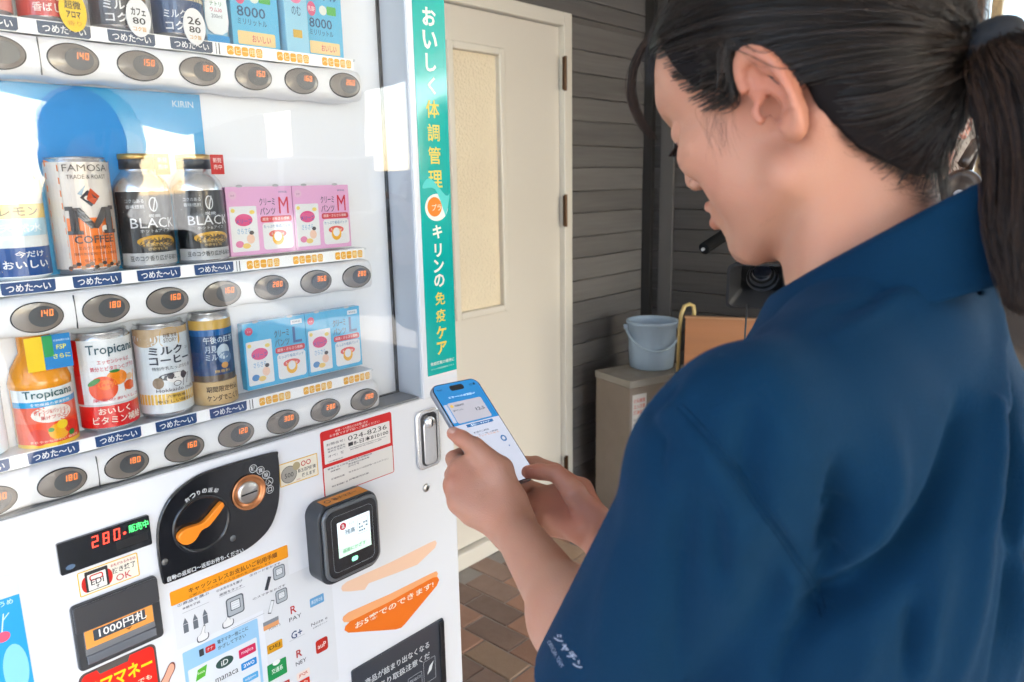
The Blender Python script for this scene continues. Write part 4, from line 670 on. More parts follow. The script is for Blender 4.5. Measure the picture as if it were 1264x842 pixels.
def black_bottle(label, x):
    t, fn, r = dummy('black_coffee_bottle', label, x, Z2, [(.029, 0), (.0325, .003), (.0325, .088), (.0318, .094), (.029, .101), (.022, .110), (.0195, .1125), (.0195, .116)], m_can, GD, 'bottle')
    G().lathe([(.0195, .1145), (.0208, .115), (.0208, .1285), (.0195, .1295)], (x, YB, Z2), 36, R(178), R(362)).build('cap', mat('cap_black', (.03, .032, .035), .3), t, smooth=True)
    G().lathe([(.0209, .1262), (.0214, .1265), (.0214, .1318), (.018, .1326), (.0, .1328)], (x, YB, Z2), 36, R(178), R(362)).build('cap_ring', mat('cap_gold', (.55, .36, .12), .3, .7), t, smooth=True)
    pr = Print(t, fn, h=.0003); pr.grid('1c1f24', -.043, .018, .043, .089, 22, 1); pr.grid('b8bcc0', -.043, .004, .043, .018, 22, 1); pr.text('d8dade', 'BLACK', -.0265, .047, w=.053, h=.0115, bold=.012); wrapT(pr, 'aeb2b6', 'ホット&アイス', .0, .0415, .034, .004); wrapT(pr, 'c8ccd0', '炭焼', .0, .059, .014, .004); pr.ring('d0d4d8', .0, .074, .005, .0085, .0014); pr.line('d0d4d8', -.001, .066, .003, .082, .0014); wrapT(pr, 'b8bcc0', 'コクのある', -.020, .076, .020, .0045); wrapT(pr, 'b8bcc0', '香味焙煎', -.020, .0695, .020, .0045); pr.line('b8bcc0', -.034, .083, -.010, .083, .0006); pr.line('b8bcc0', -.034, .066, -.010, .066, .0006)
    pr.disc('c89a34', .002, .031, .024, .0075, rings=4); pr.disc('4a3818', .002, .0285, .021, .0070, rings=4); wrapT(pr, 'a89468', '厳選豆を使用', 0, .0255, .026, .0035); wrapT(pr, 'a89468', '砂糖不使用', 0, .0205, .022, .0035); wrapT(pr, '3c4046', '豆のコク香り広がる味わい', 0, .0085, .062, .0065, .01); cylinder_inks(pr)
    tg = G().prism(rr_pts(x + .011, Z2 + .108, x + .028, Z2 + .132, .001), lambda a, b_, h: (a, .9215 - h, b_), 0, .0008).build('red_tag', ink('c83228'), t); pr = Print(tg, lambda a, b_, h: (a, .9207 - h, b_)); pr.text('f8dcd4', '新発', x + .014, Z2 + .122, w=.011, h=.006, bold=.02); pr.text('f8dcd4', '売中', x + .014, Z2 + .114, w=.011, h=.006, bold=.02); pr.done()
black_bottle('black bottle-shaped coffee can standing beside the orange M can', .3842); black_bottle('black bottle-shaped coffee can standing beside the pink cards', .4525)

# top row
def top_can(label, x, r, base, parts, tagtxt=None):
    t, fn, r = dummy('coffee_can', label, x, Z1, canprof(r, .118), m_can, GD); pr = Print(t, fn, h=.0003); band(pr, base, r, .005, .112); parts(pr); cylinder_inks(pr)
    if tagtxt:
        c, (cx_, cz_), s_ = tagtxt[0], tagtxt[1], tagtxt[2]; tg = G().prism(ell_pts(cx_, cz_, .0135, .0205), lambda a, b_, h: (a, .9105 - h, b_), 0, .0008).build('oval_tag', ink(c), t); pr = Print(tg, lambda a, b_, h: (a, .9097 - h, b_))
        pr.text('2c2c30', s_[0], cx_ - .008, cz_ + .002, w=.016, h=.0085, bold=.03); pr.text('2c2c30', s_[1], cx_ - .007, cz_ - .007, w=.014, h=.007, bold=.03); pr.text('d8a03a', s_[2], cx_ - .007, cz_ - .0145, w=.014, h=.005, bold=.02); pr.done()
top_can('pinkish red can at the far end of the top row', .245, .031, 'e8a49c', lambda pr: (pr.disc('f0d0c8', 0, .03, .02, .02), wrapT(pr, 'b04a44', 'いちご', 0, .03, .03, .01)))
top_can('red can beside a round yellow tag on the top row', .309, .029, 'c23a34', lambda pr: (wrapT(pr, 'f4e4dc', '極太の', -.008, .020, .026, .009, .03), wrapT(pr, 'f4e4dc', '香ばし', -.008, .009, .026, .009, .03), pr.disc('e8d0a0', 0, .06, .02, .02)), ('f0cc28', (q(90, 14, .91)[0], q(90, 14, .91)[1]), ('超微', 'アロマ', '香り')))
top_can('black milk coffee can with a white oval tag on the top row', .3815, .031, '3a3c44', lambda pr: (wrapT(pr, 'e8e8ea', 'ミルク', -.008, .021, .032, .010, .02), wrapT(pr, 'e8e8ea', 'コク', -.012, .008, .022, .010, .02), pr.grid('c8b088', -.04, .045, .04, .047, 16, 1), pr.grid('b89a68', -.04, .036, .04, .038, 16, 1), pr.disc('d8d0c8', .0, .07, .02, .018)), ('eef0f2', (q(171, 22, .91)[0], q(171, 22, .91)[1]), ('カフェ', '80', 'コク旨')))
top_can('navy milk coffee can with a white oval tag on the top row', .451, .031, '23426c', lambda pr: (wrapT(pr, 'e8ecf0', 'ミルク好き', -.006, .021, .042, .010, .02), wrapT(pr, 'e8ecf0', 'コク', -.016, .008, .020, .010, .02), pr.grid('d8c8a0', -.04, .042, .04, .046, 16, 1), pr.disc('d8b060', 0, .062, .03, .012, rings=4), wrapT(pr, 'c0402c', 'DEPPRESSO', .004, .050, .036, .007, .02)), ('eef0f2', (q(240, 33, .91)[0], q(240, 33, .91)[1]), ('26', '80', 'コク旨')))
t = thing('drink_pouch', 'small pale blue drink pouch between the navy can and the blue cards', 'pouch', (.491, .935, Z1), GD); xa, xb = q(252, 55, .93)[0], q(287, 62, .93)[0]
g = G(); vv = []; ff = []
for j in range(13):
    s2 = j / 12; zz = Z1 + .105 * s2; wd = (xb - xa) / 2 * (1 - .12 * s2); dp = .009 * (1 - s2) ** .5 + .001
    vv += [((xa + xb) / 2 + wd * math.cos(2 * math.pi * i / 20), .938 + dp * math.sin(2 * math.pi * i / 20), zz) for i in range(20)]
ff = [(j * 20 + i, j * 20 + (i + 1) % 20, (j + 1) * 20 + (i + 1) % 20, (j + 1) * 20 + i) for j in range(12) for i in range(20)] + [tuple(range(19, -1, -1)), tuple(240 + i for i in range(20))]
g.add(vv, ff).build('pouch_body', gloss('a8d6f0'), t, smooth=True); pr = Print(t, lambda a, b_, h: ((xa + xb) / 2 + a, .9275 - h, Z1 + b_)); pr.poly('eef6fa', smooth_loop([(-.013, .016), (.013, .016), (.013, .06), (.008, .10), (-.008, .10), (-.013, .06)], 3)); pr.text('c85a8a', '水りんご', -.009, .055, w=.018, h=.006); pr.text('3a8a5a', 'ナトリ', -.008, .044, w=.015, h=.005); pr.text('c03a6a', 'ウム30', -.008, .037, w=.015, h=.005); pr.text('5a6a7a', '200ml', -.007, .03, w=.014, h=.0045); pr.poly('3c9ad8', rr_pts(-.0145, .001, .0145, .010, .001)); pr.done()
def yogurt_card(label, u0, u1, v0, v1):
    x0, x1 = q(u0, v0, .935)[0], q(u1, v1, .935)[0]; t = thing('drink_card', label, 'card', ((x0 + x1) / 2, .935, Z1), 'blue drink cards'); w, h = x1 - x0, .125
    G().prism(rr_pts(x0, Z1, x1, Z1 + h, .001), lambda a, b_, k: (a, .935 - k, b_), -.010, 0).build('card', gloss('6cc0e6'), t); pr = Print(t, lambda a, b_, k: (x0 + w * a, .935 - k, Z1 + h * b_), h=.0002)
    pr.text('2a6a9a', 'ピルクル', .1, .60, w=.8, h=.15, bold=.02); pr.disc('e06a90', .2, .50, .11, .075); pr.text('fae8ee', '乳酸', .11, .475, w=.18, h=.05); pr.disc('e8f0e8', .5, .5, .1, .05); pr.poly('5ab45a', rr_pts(.6, .46, .85, .55, .02)); pr.text('2a5a80', '8000', .12, .31, w=.6, h=.10, bold=.01); pr.text('2a5a80', 'ミリリットル', .12, .23, w=.62, h=.06); pr.poly('f2d8a0', rr_pts(.1, .04, .9, .17, .02)); pr.text('d84a6a', 'おいしい', .4, .07, w=.4, h=.07); pr.disc('e8f4fa', .5, .85, .4, .08); cylinder_inks(pr); return t, x0, x1
yogurt_card('pale blue yogurt drink card next to the small pouch', 289, 347, 60, 72); tt, x0, x1 = yogurt_card('pale blue yogurt drink card at the end of the top row', 379, 425, 72, 80)
x0, x1 = q(349, 66, .937)[0], q(377, 72, .937)[0]; t = thing('drink_carton', 'narrow pale blue drink carton standing between the two blue cards', 'carton', ((x0 + x1) / 2, .937, Z1), GD); box('carton', (x0, .925, Z1), (x1, .947, Z1 + .120), gloss('9fd4ec'), t, bevel=.001); pr = Print(t, lambda a, b_, h: (x0 + (x1 - x0) * a, .925 - h, Z1 + b_)); pr.poly('c83a4a', rr_pts(.3, .082, .8, .105, .05)); pr.text('f8e8e8', '濃厚', .38, .09, w=.34, h=.009); pr.disc('e88ab0', .5, .07, .25, .007); pr.text('4a6a8a', 'のむ', .3, .048, w=.4, h=.012); pr.poly('d8b45a', rr_pts(.3, .02, .7, .03, .05)); pr.done()
# ------------------------------------------------------------------ window, box, bucket, board, umbrella
win = thing('timber_window', 'bright window with pale timber mullions in the dark wall', 'window', (WX, 0, WIN[2]))
m_tim = mat('pale_timber', (.50, .36, .19), .5, bump=.3, bscale=40, var=.15, stretch=(1, 1, .2))
g = G()
a0, a1, b0, b1 = WIN
for ya, yb, za, zb in ((a0, a0 + .05, b0, b1), (a1 - .035, a1, b0, b1), (a0 + .05, a1 - .035, b0, b0 + .05), (a0 + .05, a1 - .035, b1 - .05, b1)): g.box((WX - .02, ya, za), (WX + .09, yb, zb))
g.build('window_frame', mat('frame_brown', (.16, .085, .05), .5, var=.2, stretch=(1, 1, .2)), win, bevel=.003)
ym = float(atx(1225, 50, WX)[1]); ms = [ym, ym - .42, ym - .80]
for y_ in ms: box('mullion', (WX + .012, y_ - .016, b0 + .0505), (WX + .06, y_ + .016, b1 - .0505), m_tim, win, bevel=.002)
eds = [a1 - .0355] + [v_ for y_ in ms for v_ in (y_ + .0165, y_ - .0165)] + [a0 + .0505]
for k in range(0, len(eds), 2): box('pane', (WX + .034, eds[k + 1], b0 + .051), (WX + .037, eds[k], b1 - .051), clear_mat('window_glass', (.95, .97, .96), 1.5) if 'window_glass' not in MATS else MATS['window_glass'], win)

zt = .66; A = atz(739, 458, zt); B = atz(778, 471, zt); dd = Vector((A - B)[:2]).normalized(); dw = Vector((dd.y, -dd.x)); Bv = Vector(B[:2])
bx = thing('storage_box', 'tall dull grey-brown metal box with a paper notice, under the blue bucket', 'box', (B[0], B[1], 0))
fb = lambda a, b_, h: (*(Bv + dw * a + dd * b_), h)
m_box = mat('box_metal', (.21, .165, .13), .55, var=.12, vscale=6, bump=.1, bscale=40, dirt=.1)
G().prism([(0, 0), (.36, 0), (.36, .225), (0, .225)], fb, .02, zt - .03).build('body', m_box, bx, bevel=.003)
G().prism([(-.004, -.004), (.364, -.004), (.364, .229), (-.004, .229)], fb, zt - .0295, zt).build('lid', mat('box_lid', (.27, .245, .21), .5, var=.12, vscale=6, dirt=.1), bx, bevel=.003)
G().prism([(.03, .02), (.33, .02), (.33, .2), (.03, .2)], fb, .0005, .0195).build('plinth', m_dark, bx)
fo = lambda a, b_, h: (*(Bv + dw * a - dd * (.0006 + h)), b_)
nt_ = G().prism([(.012, .30), (.085, .30), (.085, .60), (.012, .60)], fo, 0, .0006).build('notice', ink('d8d4ce'), bx); pr = Print(nt_, fo, h=.0008)
for k in range(3): pr.text('c8503c', ('火気厳禁', '立入注意', '灯油あり')[k], .018, .565 - .024 * k, w=.06, h=.018, bold=.012)
for k in range(7): pr.text('8a8884', '取扱上の注意事項', .018, .49 - .022 * k, w=.06, h=.009)
pr.done()

zb_ = zt + .0008; bc = atz(804, 452, zb_); bk = thing('bucket', 'pale blue plastic bucket with its handle down, standing on the metal box', 'bucket', (bc[0], bc[1], zb_))
m_bk = mat('bucket_blue', (.40, .51, .63), .4, var=.05)
G().lathe([(0, .001), (.088, .001), (.093, .004), (.098, .09), (.103, .188), (.108, .190), (.1095, .196), (.108, .203), (.104, .203), (.1005, .19), (.0955, .09), (.090, .012), (0, .010)], (bc[0], bc[1], zb_), 48).build('pail', m_bk, bk, smooth=True)
hv = Vector((.67, -.74, 0)); hs = Vector((-.74, -.67, 0)); pth = []
for i in range(17): t = math.pi * i / 16; pth.append(Vector((bc[0], bc[1], zb_ + .175)) + hv * (.112 * math.cos(t)) + hs * (.118 * math.sin(t)) + Vector((0, 0, -.085 * math.sin(t))))
G().tube(pth, .0048, 8).build('handle', mat('handle_blue', (.42, .54, .64), .4), bk, smooth=True)
for sgn in (1, -1): c_ = Vector((bc[0], bc[1], zb_ + .175)) + hv * (.106 * sgn); G().tube([c_, c_ + hv * (.014 * sgn)], .011, 12).build('handle_boss', m_bk, bk, auto=40)

tl = atz(846, 391, .95); trp = atz(952, 395, .95); dv = Vector((trp - tl)[:2]).normalized(); nv = Vector((-dv.y, dv.x)); o2 = Vector(tl[:2])
bd = thing('wooden_board', 'reddish brown wooden board standing upright behind the bucket', 'board', (tl[0], tl[1], 0)); m_wd = mat('board_wood', (.36, .15, .06), .5, bump=.25, bscale=30, var=.3, vscale=4, stretch=(.4, .4, 4), dirt=.1)
fw_ = lambda a, b_, h: (*(o2 + dv * a + nv * b_), h)
G().prism([(0, 0), (.52, 0), (.52, .02), (0, .02)], fw_, .012, .945).build('panel', m_wd, bd, bevel=.002)
G().prism([(-.004, -.004), (.524, -.004), (.524, .024), (-.004, .024)], fw_, .9455, .952).build('edge_strip', mat('board_edge', (.42, .22, .11), .5), bd, bevel=.001)
for a in (.03, .45): G().prism([(a, -.004), (a + .04, -.004), (a + .04, .028), (a, .028)], fw_, 0, .0118).build('foot', m_dark, bd)

h0 = atd(838, 402, 2.86); um = thing('umbrella', 'furled umbrella with a yellow hooked cane handle, behind the wooden board', 'umbrella', (h0[0], h0[1], 0))
pa = [np.array([h0[0], h0[1], .70]), atd(839, 402, 2.86), atd(841, 388, 2.86), atd(845, 378, 2.86), atd(851, 375.5, 2.86), atd(856, 378, 2.86), atd(857, 386, 2.86), atd(856, 391, 2.86)]
G().tube(pa, [.0065, .0072, .0078, .0078, .0078, .0078, .0078, .0072], 10).build('cane_handle', mat('cane_yellow', (.58, .42, .15), .35, coat=.3, var=.15, vscale=40), um, smooth=True)
G().lathe([(.004, .005), (.006, .08), (.022, .12), (.026, .35), (.02, .6), (.011, .70), (.008, .72)], (h0[0], h0[1], 0), 12).build('furled_cloth', mat('umbrella_navy', (.03, .035, .06), .7), um, smooth=True)

# ------------------------------------------------------------------ smartphone in her hands
PC = np.array([.5913, .5853, 1.1678]); PX = np.array([.9955, -.0879, -.0355]); PYv = np.array([.0894, .7462, .6597]); PN = np.array([-.0315, -.6599, .7507])
def ph(a, b_, c): return PC + (PX * a + PYv * b_ + PN * c)          # metres in phone axes
phone = thing('smartphone', 'grey smartphone with a lit blue and white screen, held in both hands', 'phone', tuple(PC))
fp = lambda a, b_, h: tuple(ph(a, b_, h))
W2, H2 = .03575, .0735
G().prism(rr_pts(-W2, -H2, W2, H2, .011, 8), fp, -.0078, -.0004).build('frame', mat('phone_titanium', (.33, .35, .38), .3, .85), phone, bevel=.0014, seg=3)
G().prism(rr_pts(-W2 + .0010, -H2 + .0010, W2 - .0010, H2 - .0010, .0103, 8), fp, -.0003, .0003).build('glass', mat('phone_glass', (.008, .009, .012), .06), phone)
G().prism(rr_pts(-W2 - .0006, .016, -W2 + .0002, .026, .0003), fp, -.0052, -.0028).build('side_button', MATS['phone_titanium'], phone); G().prism(rr_pts(-W2 - .0006, .030, -W2 + .0002, .040, .0003), fp, -.0052, -.0028).build('side_button', MATS['phone_titanium'], phone)
G().prism(rr_pts(-W2 + .003, H2 - .035, -W2 + .033, H2 - .004, .008), fp, -.0105, -.0079).build('camera_bump', MATS['phone_titanium'], phone, bevel=.001)
pr = Print(phone, fp, h=.0004)
pr.poly('W', rr_pts(-.0338, -.0715, .0338, .0715, .0088, 8), 'screen'); pr.poly('B', [(-.0338, .014), (.0338, .014)] + [p for p in rr_pts(-.0338, -.0715, .0338, .0715, .0088, 8) if p[1] > .02], 'screen')
pr.poly('K', rr_pts(-.0105, .0605, .0105, .0680, .0036, 8), 'camera_island'); pr.poly('L', rr_pts(-.0325, .018, -.0275, .044, .001), 'card_picture'); pr.poly('C', rr_pts(-.0265, .016, .0245, .045, .0022), 'card_picture')
pr.poly('D', rr_pts(-.018, .0085, .022, .0125, .0006), 'tab'); pr.text('w', 'スマートにお支払い', -.020, .0505, w=.04, h=.003, bold=.02); pr.text('k', '9:41', -.029, .063, h=.003); pr.text('k', '5G ■', .019, .063, h=.003)
pr.disc('Y', -.022, .040, .0022, .0022); pr.text('k', '残高合計', -.018, .0385, w=.014, h=.0028); pr.text('k', 'ポイント', -.024, .0325, w=.015, h=.0022); pr.text('k', '12,5', .008, .027, w=.013, h=.005, bold=.03); pr.text('w', '支払い・チャージ', -.012, .0092, w=.028, h=.0024)
pr.text('k', 'お店のご利用', -.014, -.001, w=.022, h=.0022); pr.text('o', 'ポイントをためる', -.016, -.007, w=.036, h=.0022); pr.text('k', 'クーポン情報', -.010, -.0045, w=.03, h=.0016)
pr.ring('D', .021, -.016, .0042, .0042, .0018); pr.disc('D', .0225, -.027, .0010, .0010)
def scr(n, c, e): return mat('screen_' + n, tuple(x * .25 for x in c), .12, emit=c, es=e * .125)
pr.done({'W': scr('pale', (.62, .66, .78), .85), 'B': scr('blue', (.02, .25, .62), .8), 'K': m_black, 'L': scr('card_pale', (.55, .6, .75), .8), 'C': scr('card_grey', (.55, .54, .60), .8), 'D': scr('mid_blue', (.03, .17, .42), .8), 'w': scr('white', (.85, .9, .95), .9), 'k': scr('ink', (.03, .06, .12), .4), 'Y': scr('yellow', (.8, .5, .1), .8), 'o': scr('orange', (.75, .3, .12), .8)})
# ------------------------------------------------------------------ implicit-surface modelling for people
def smin(a, b, k):
    h = np.clip(.5 + .5 * (b - a) / k, 0, 1); return b + (a - b) * h - k * h * (1 - h)
def smax(a, b, k): return -smin(-a, -b, k)
def sph(P, c, r): return np.linalg.norm(P - np.asarray(c, np.float32), axis=1) - r
def ell(P, c, r):
    q_ = (P - np.asarray(c, np.float32)); r = np.asarray(r, np.float32); k0 = np.linalg.norm(q_ / r, axis=1); k1 = np.linalg.norm(q_ / (r * r), axis=1) + 1e-6
    return k0 * (k0 - 1) / k1
def cap(P, a, b, ra, rb):
    a = np.asarray(a, np.float32); b = np.asarray(b, np.float32); ab = b - a; t = np.clip((P - a) @ ab / (ab @ ab), 0, 1)
    return np.linalg.norm(P - a - t[:, None] * ab, axis=1) - (ra + (rb - ra) * t)
def capflat(P, a, b, ra, rb, n, fl):                                 # tapered capsule squashed along n
    n = np.asarray(n, np.float32); n = n / np.linalg.norm(n); a = np.asarray(a, np.float32); b = np.asarray(b, np.float32); ab = b - a; t = np.clip((P - a) @ ab / (ab @ ab), 0, 1)
    d = P - a - t[:, None] * ab; dn = d @ n; d = d + n[None] * (dn * (1 / fl - 1))[:, None]
    return (np.linalg.norm(d, axis=1) - (ra + (rb - ra) * t)) * fl ** .5
def chain(P, pts, rad, k=.004):
    d = None
    for i in range(len(pts) - 1):
        e = cap(P, pts[i], pts[i + 1], rad[i], rad[i + 1]); d = e if d is None else smin(d, e, k)
    return d
def sdf_mesh(groups, lo, hi, h, k=.01, relax=1):
    """groups: list of (bbox_lo, bbox_hi, fn).  Returns vertices, quads of the zero surface of their smooth union (surface nets on sparse blocks)."""
    lo = np.array(lo, np.float64); B = 12; n = (np.ceil((np.array(hi) - lo) / h / B).astype(int)) * B; nb = n // B
    F = np.ones(n, np.float32); off = np.stack(np.meshgrid(*[np.arange(B)] * 3, indexing='ij'), -1).reshape(-1, 3)
    bi = np.stack(np.meshgrid(*[np.arange(m) for m in nb], indexing='ij'), -1).reshape(-1, 3); cen = (lo + (bi * B + (B - 1) / 2) * h).astype(np.float32); half = B * h / 2
    def ev(P, act):
        d = np.full(len(P), 1.0, np.float32)
        for gi in act:
            e = groups[gi][2](P); d = e if d.min() > .9 else smin(d, e, k)
        return d
    acts = {}
    for gi, (a, b, _) in enumerate(groups):
        ok = np.all(cen > np.array(a) - half - .01, 1) & np.all(cen < np.array(b) + half + .01, 1)
        for i in np.nonzero(ok)[0]: acts.setdefault(i, []).append(gi)
    bykey = {}
    for i, g_ in acts.items(): bykey.setdefault(tuple(g_), []).append(i)
    for key, ids in bykey.items():
        ids = np.array(ids); dc = ev(cen[ids], key); near = np.abs(dc) < half * 2.6
        for i, d in zip(ids[~near], dc[~near]):
            if d < 0: b_ = bi[i] * B; F[b_[0]:b_[0] + B, b_[1]:b_[1] + B, b_[2]:b_[2] + B] = -1
        ids = ids[near]
        for s in range(0, len(ids), 200):
            sub = ids[s:s + 200]; P = (lo + (bi[sub][:, None, :] * B + off[None]) * h).reshape(-1, 3).astype(np.float32); d = ev(P, key).reshape(len(sub), B, B, B)
            for j, i in enumerate(sub): b_ = bi[i] * B; F[b_[0]:b_[0] + B, b_[1]:b_[1] + B, b_[2]:b_[2] + B] = d[j]
    F[0] = F[-1] = 1; F[:, 0] = F[:, -1] = 1; F[:, :, 0] = F[:, :, -1] = 1
    S = F < 0; c = np.zeros(tuple(x - 1 for x in S.shape), np.int8)
    for dx_ in (0, 1):
        for dy_ in (0, 1):
            for dz_ in (0, 1): c += S[dx_:S.shape[0] - 1 + dx_, dy_:S.shape[1] - 1 + dy_, dz_:S.shape[2] - 1 + dz_]
    cells = np.argwhere((c > 0) & (c < 8)); acc = np.zeros((len(cells), 3)); cnt = np.zeros(len(cells))
    for ax in range(3):
        o1, o2 = [a for a in range(3) if a != ax]
        for i in (0, 1):
            for j in (0, 1):
                p0 = np.zeros(3, int); p0[o1] = i; p0[o2] = j; p1 = p0.copy(); p1[ax] = 1
                f0 = F[tuple((cells + p0).T)]; f1 = F[tuple((cells + p1).T)]; m = (f0 < 0) != (f1 < 0); t = np.where(m, f0 / np.where(m, f0 - f1, 1), 0)
                acc[m] += (p0 + np.outer(t[m], (p1 - p0))); cnt[m] += 1
    V = lo + (cells + acc / cnt[:, None]) * h; ID = np.full(c.shape, -1, np.int32); ID[tuple(cells.T)] = np.arange(len(cells)); Q = []
    for ax in range(3):
        o1, o2 = (ax + 1) % 3, (ax + 2) % 3; sl0 = [slice(1, -1)] * 3; sl1 = [slice(1, -1)] * 3; sl0[ax] = slice(0, -1); sl1[ax] = slice(1, None)
        A_, B_ = S[tuple(sl0)], S[tuple(sl1)]; e = np.argwhere(A_ != B_); base = e.copy(); base[:, o1] += 1; base[:, o2] += 1; inside = A_[tuple(e.T)]
        def cid(d1, d2): z_ = base.copy(); z_[:, o1] -= d1; z_[:, o2] -= d2; return ID[tuple(z_.T)]
        q4 = np.stack([cid(1, 1), cid(0, 1), cid(0, 0), cid(1, 0)], 1); q4[~inside] = q4[~inside][:, ::-1]; Q.append(q4)
    Q = np.concatenate(Q); Q = Q[(Q >= 0).all(1)]
    for _ in range(relax):
        s_ = np.zeros_like(V); w = np.zeros(len(V))
        for a, b in ((0, 1), (1, 2), (2, 3), (3, 0)): np.add.at(s_, Q[:, a], V[Q[:, b]]); np.add.at(w, Q[:, a], 1); np.add.at(s_, Q[:, b], V[Q[:, a]]); np.add.at(w, Q[:, b], 1)
        V = V * .5 + .5 * s_ / np.maximum(w, 1)[:, None]
    return V, Q
def fast_obj(name, V, Q, m, parent=None):
    me = bpy.data.meshes.new(name); me.vertices.add(len(V)); me.vertices.foreach_set('co', V.astype(np.float32).ravel()); me.loops.add(Q.size); me.loops.foreach_set('vertex_index', Q.astype(np.int32).ravel())
    me.polygons.add(len(Q)); me.polygons.foreach_set('loop_start', np.arange(0, Q.size, 4, dtype=np.int32)); me.polygons.foreach_set('use_smooth', np.ones(len(Q), bool)); me.update(calc_edges=True); me.validate()
    me.materials.append(m); o = bpy.data.objects.new(name, me); link(o, parent)
    if parent is not None: o.matrix_parent_inverse = base_matrix(parent).inverted()
    return o
def strands(name, paths, rad, m, parent):                            # paths: (N, K, 3)
    paths = np.asarray(paths, np.float32); N, Kp = paths.shape[:2]; hc = bpy.data.hair_curves.new(name); hc.add_curves([Kp] * N)
    hc.attributes['position'].data.foreach_set('vector', paths.ravel()) if 'position' in hc.attributes else None
    ra = hc.attributes.get('radius') or hc.attributes.new('radius', 'FLOAT', 'POINT'); t = np.linspace(0, 1, Kp); prof = rad * (1 - .55 * t ** 3)
    ra.data.foreach_set('value', np.tile(prof, N).astype(np.float32)); hc.materials.append(m); o = bpy.data.objects.new(name, hc); link(o, parent)
    if parent is not None: o.matrix_parent_inverse = base_matrix(parent).inverted()
    return o
def skin_mat(name, col, red):
    m = mat(name, col, .48, spec=.4, sss=.15, bump=.32, bscale=800); nt = m.node_tree; b = nt.nodes['Principled BSDF']
    at_ = nt.nodes.new('ShaderNodeAttribute'); at_.attribute_name = 'flush'; n = nt.nodes.new('ShaderNodeTexNoise'); n.inputs['Scale'].default_value = 28; n.inputs['Detail'].default_value = 4; tc = nt.nodes.new('ShaderNodeTexCoord'); nt.links.new(tc.outputs['Object'], n.inputs[0])
    ad = nt.nodes.new('ShaderNodeMath'); ad.operation = 'MULTIPLY_ADD'; ad.use_clamp = True; nt.links.new(n.outputs[0], ad.inputs[0]); ad.inputs[1].default_value = .5; nt.links.new(at_.outputs['Fac'], ad.inputs[2])
    mx = nt.nodes.new('ShaderNodeMix'); mx.data_type = 'RGBA'; mx.inputs['A'].default_value = (*col, 1); mx.inputs['B'].default_value = (*red, 1); nt.links.new(ad.outputs[0], mx.inputs['Factor']); nt.links.new(mx.outputs['Result'], b.inputs['Base Color']); return m

# ------------------------------------------------------------------ the woman at the machine
HO = np.array([.56, .217, 1.50]); TH = R(25); HF = np.array([0, math.cos(TH), -math.sin(TH)]); HU = np.array([0, math.sin(TH), math.cos(TH)]); HM = np.stack([np.array([1., 0, 0]), HF, HU], 1)
def hl(P): return ((P - HO) @ HM).astype(np.float32)                # to head axes: side, forward, up
def hw(p): return HO + HM @ np.asarray(p, float)
def cranium(Q): 
    d = ell(Q, (0, -.006, .042), (.0745, .094, .084)); d = smin(d, ell(Q, (0, .046, .050), (.060, .053, .055)), .02); return smin(d, ell(Q, (0, -.036, -.008), (.056, .050, .050)), .03)
def scalp(Q): return smin(cranium(Q), cap(Q, (0, -.014, -.035), (0, .002, -.105), .0515, .0515), .02)
def ear_sdf(Q, sd):
    # ear axes: e backward, w up, n outwards
    c = np.array([sd * .0775, -.004, -.002]); e = np.array([sd * .38, -.90, .20]); e /= np.linalg.norm(e); w = np.array([sd * .05, .16, .98]); w -= e * (w @ e); w /= np.linalg.norm(w); n = np.cross(e, w) * (1 if sd < 0 else -1); n /= np.linalg.norm(n)
    if n[0] * sd < 0: n = -n
    q_ = (Q - c.astype(np.float32)) @ np.stack([e, w, n], 1).astype(np.float32); x, y, z = q_[:, 0], q_[:, 1], q_[:, 2]
    # outline: egg wider above
    a = .0146 + .0028 * np.clip((y + .005) / .03, -1, 1); x_ = x - .004; rho = np.sqrt((x_ / a) ** 2 + (y / .0305) ** 2 + 1e-9)
    plate = np.maximum((rho - 1) * .018, np.abs(z + .0010 + .10 * x_) - .0016)
    d = plate - .0008
    helix = np.sqrt(((rho - .95) * .019) ** 2 + (z - .0042) ** 2) - (.0036 + .0006 * np.clip(y / .03, -1, 1)); helix = np.where((x_ < -.010) & (y < .012), 1., helix); d = smin(d, helix, .003)
    r2 = np.sqrt(((x_ - .001) / .0105) ** 2 + ((y + .003) / .0185) ** 2 + 1e-9); anti = np.sqrt(((r2 - 1.02) * .012) ** 2 + (z - .0030) ** 2) - .0028; anti = np.where((x_ < -.003) & (y < .02), 1., anti); d = smin(d, anti, .0025)
    d = smin(d, ell(q_, (.000, -.0265, .0015), (.0095, .0090, .0042)), .004)            # lobe
    d = smin(d, ell(q_, (-.0145, -.004, .003), (.0040, .0070, .0035)), .003)            # tragus
    d = smax(d, -ell(q_, (-.0035, -.006, .0045), (.0078, .0115, .0070)), .0025)         # concha
    d = smax(d, -ell(q_, (.0015, .0145, .0050), (.0060, .0075, .0042)), .002)
    d = smax(d, -cap(q_, (-.006, -.004, .006), (-.010, -.003, -.008), .0042, .0032), .0015)
    return d
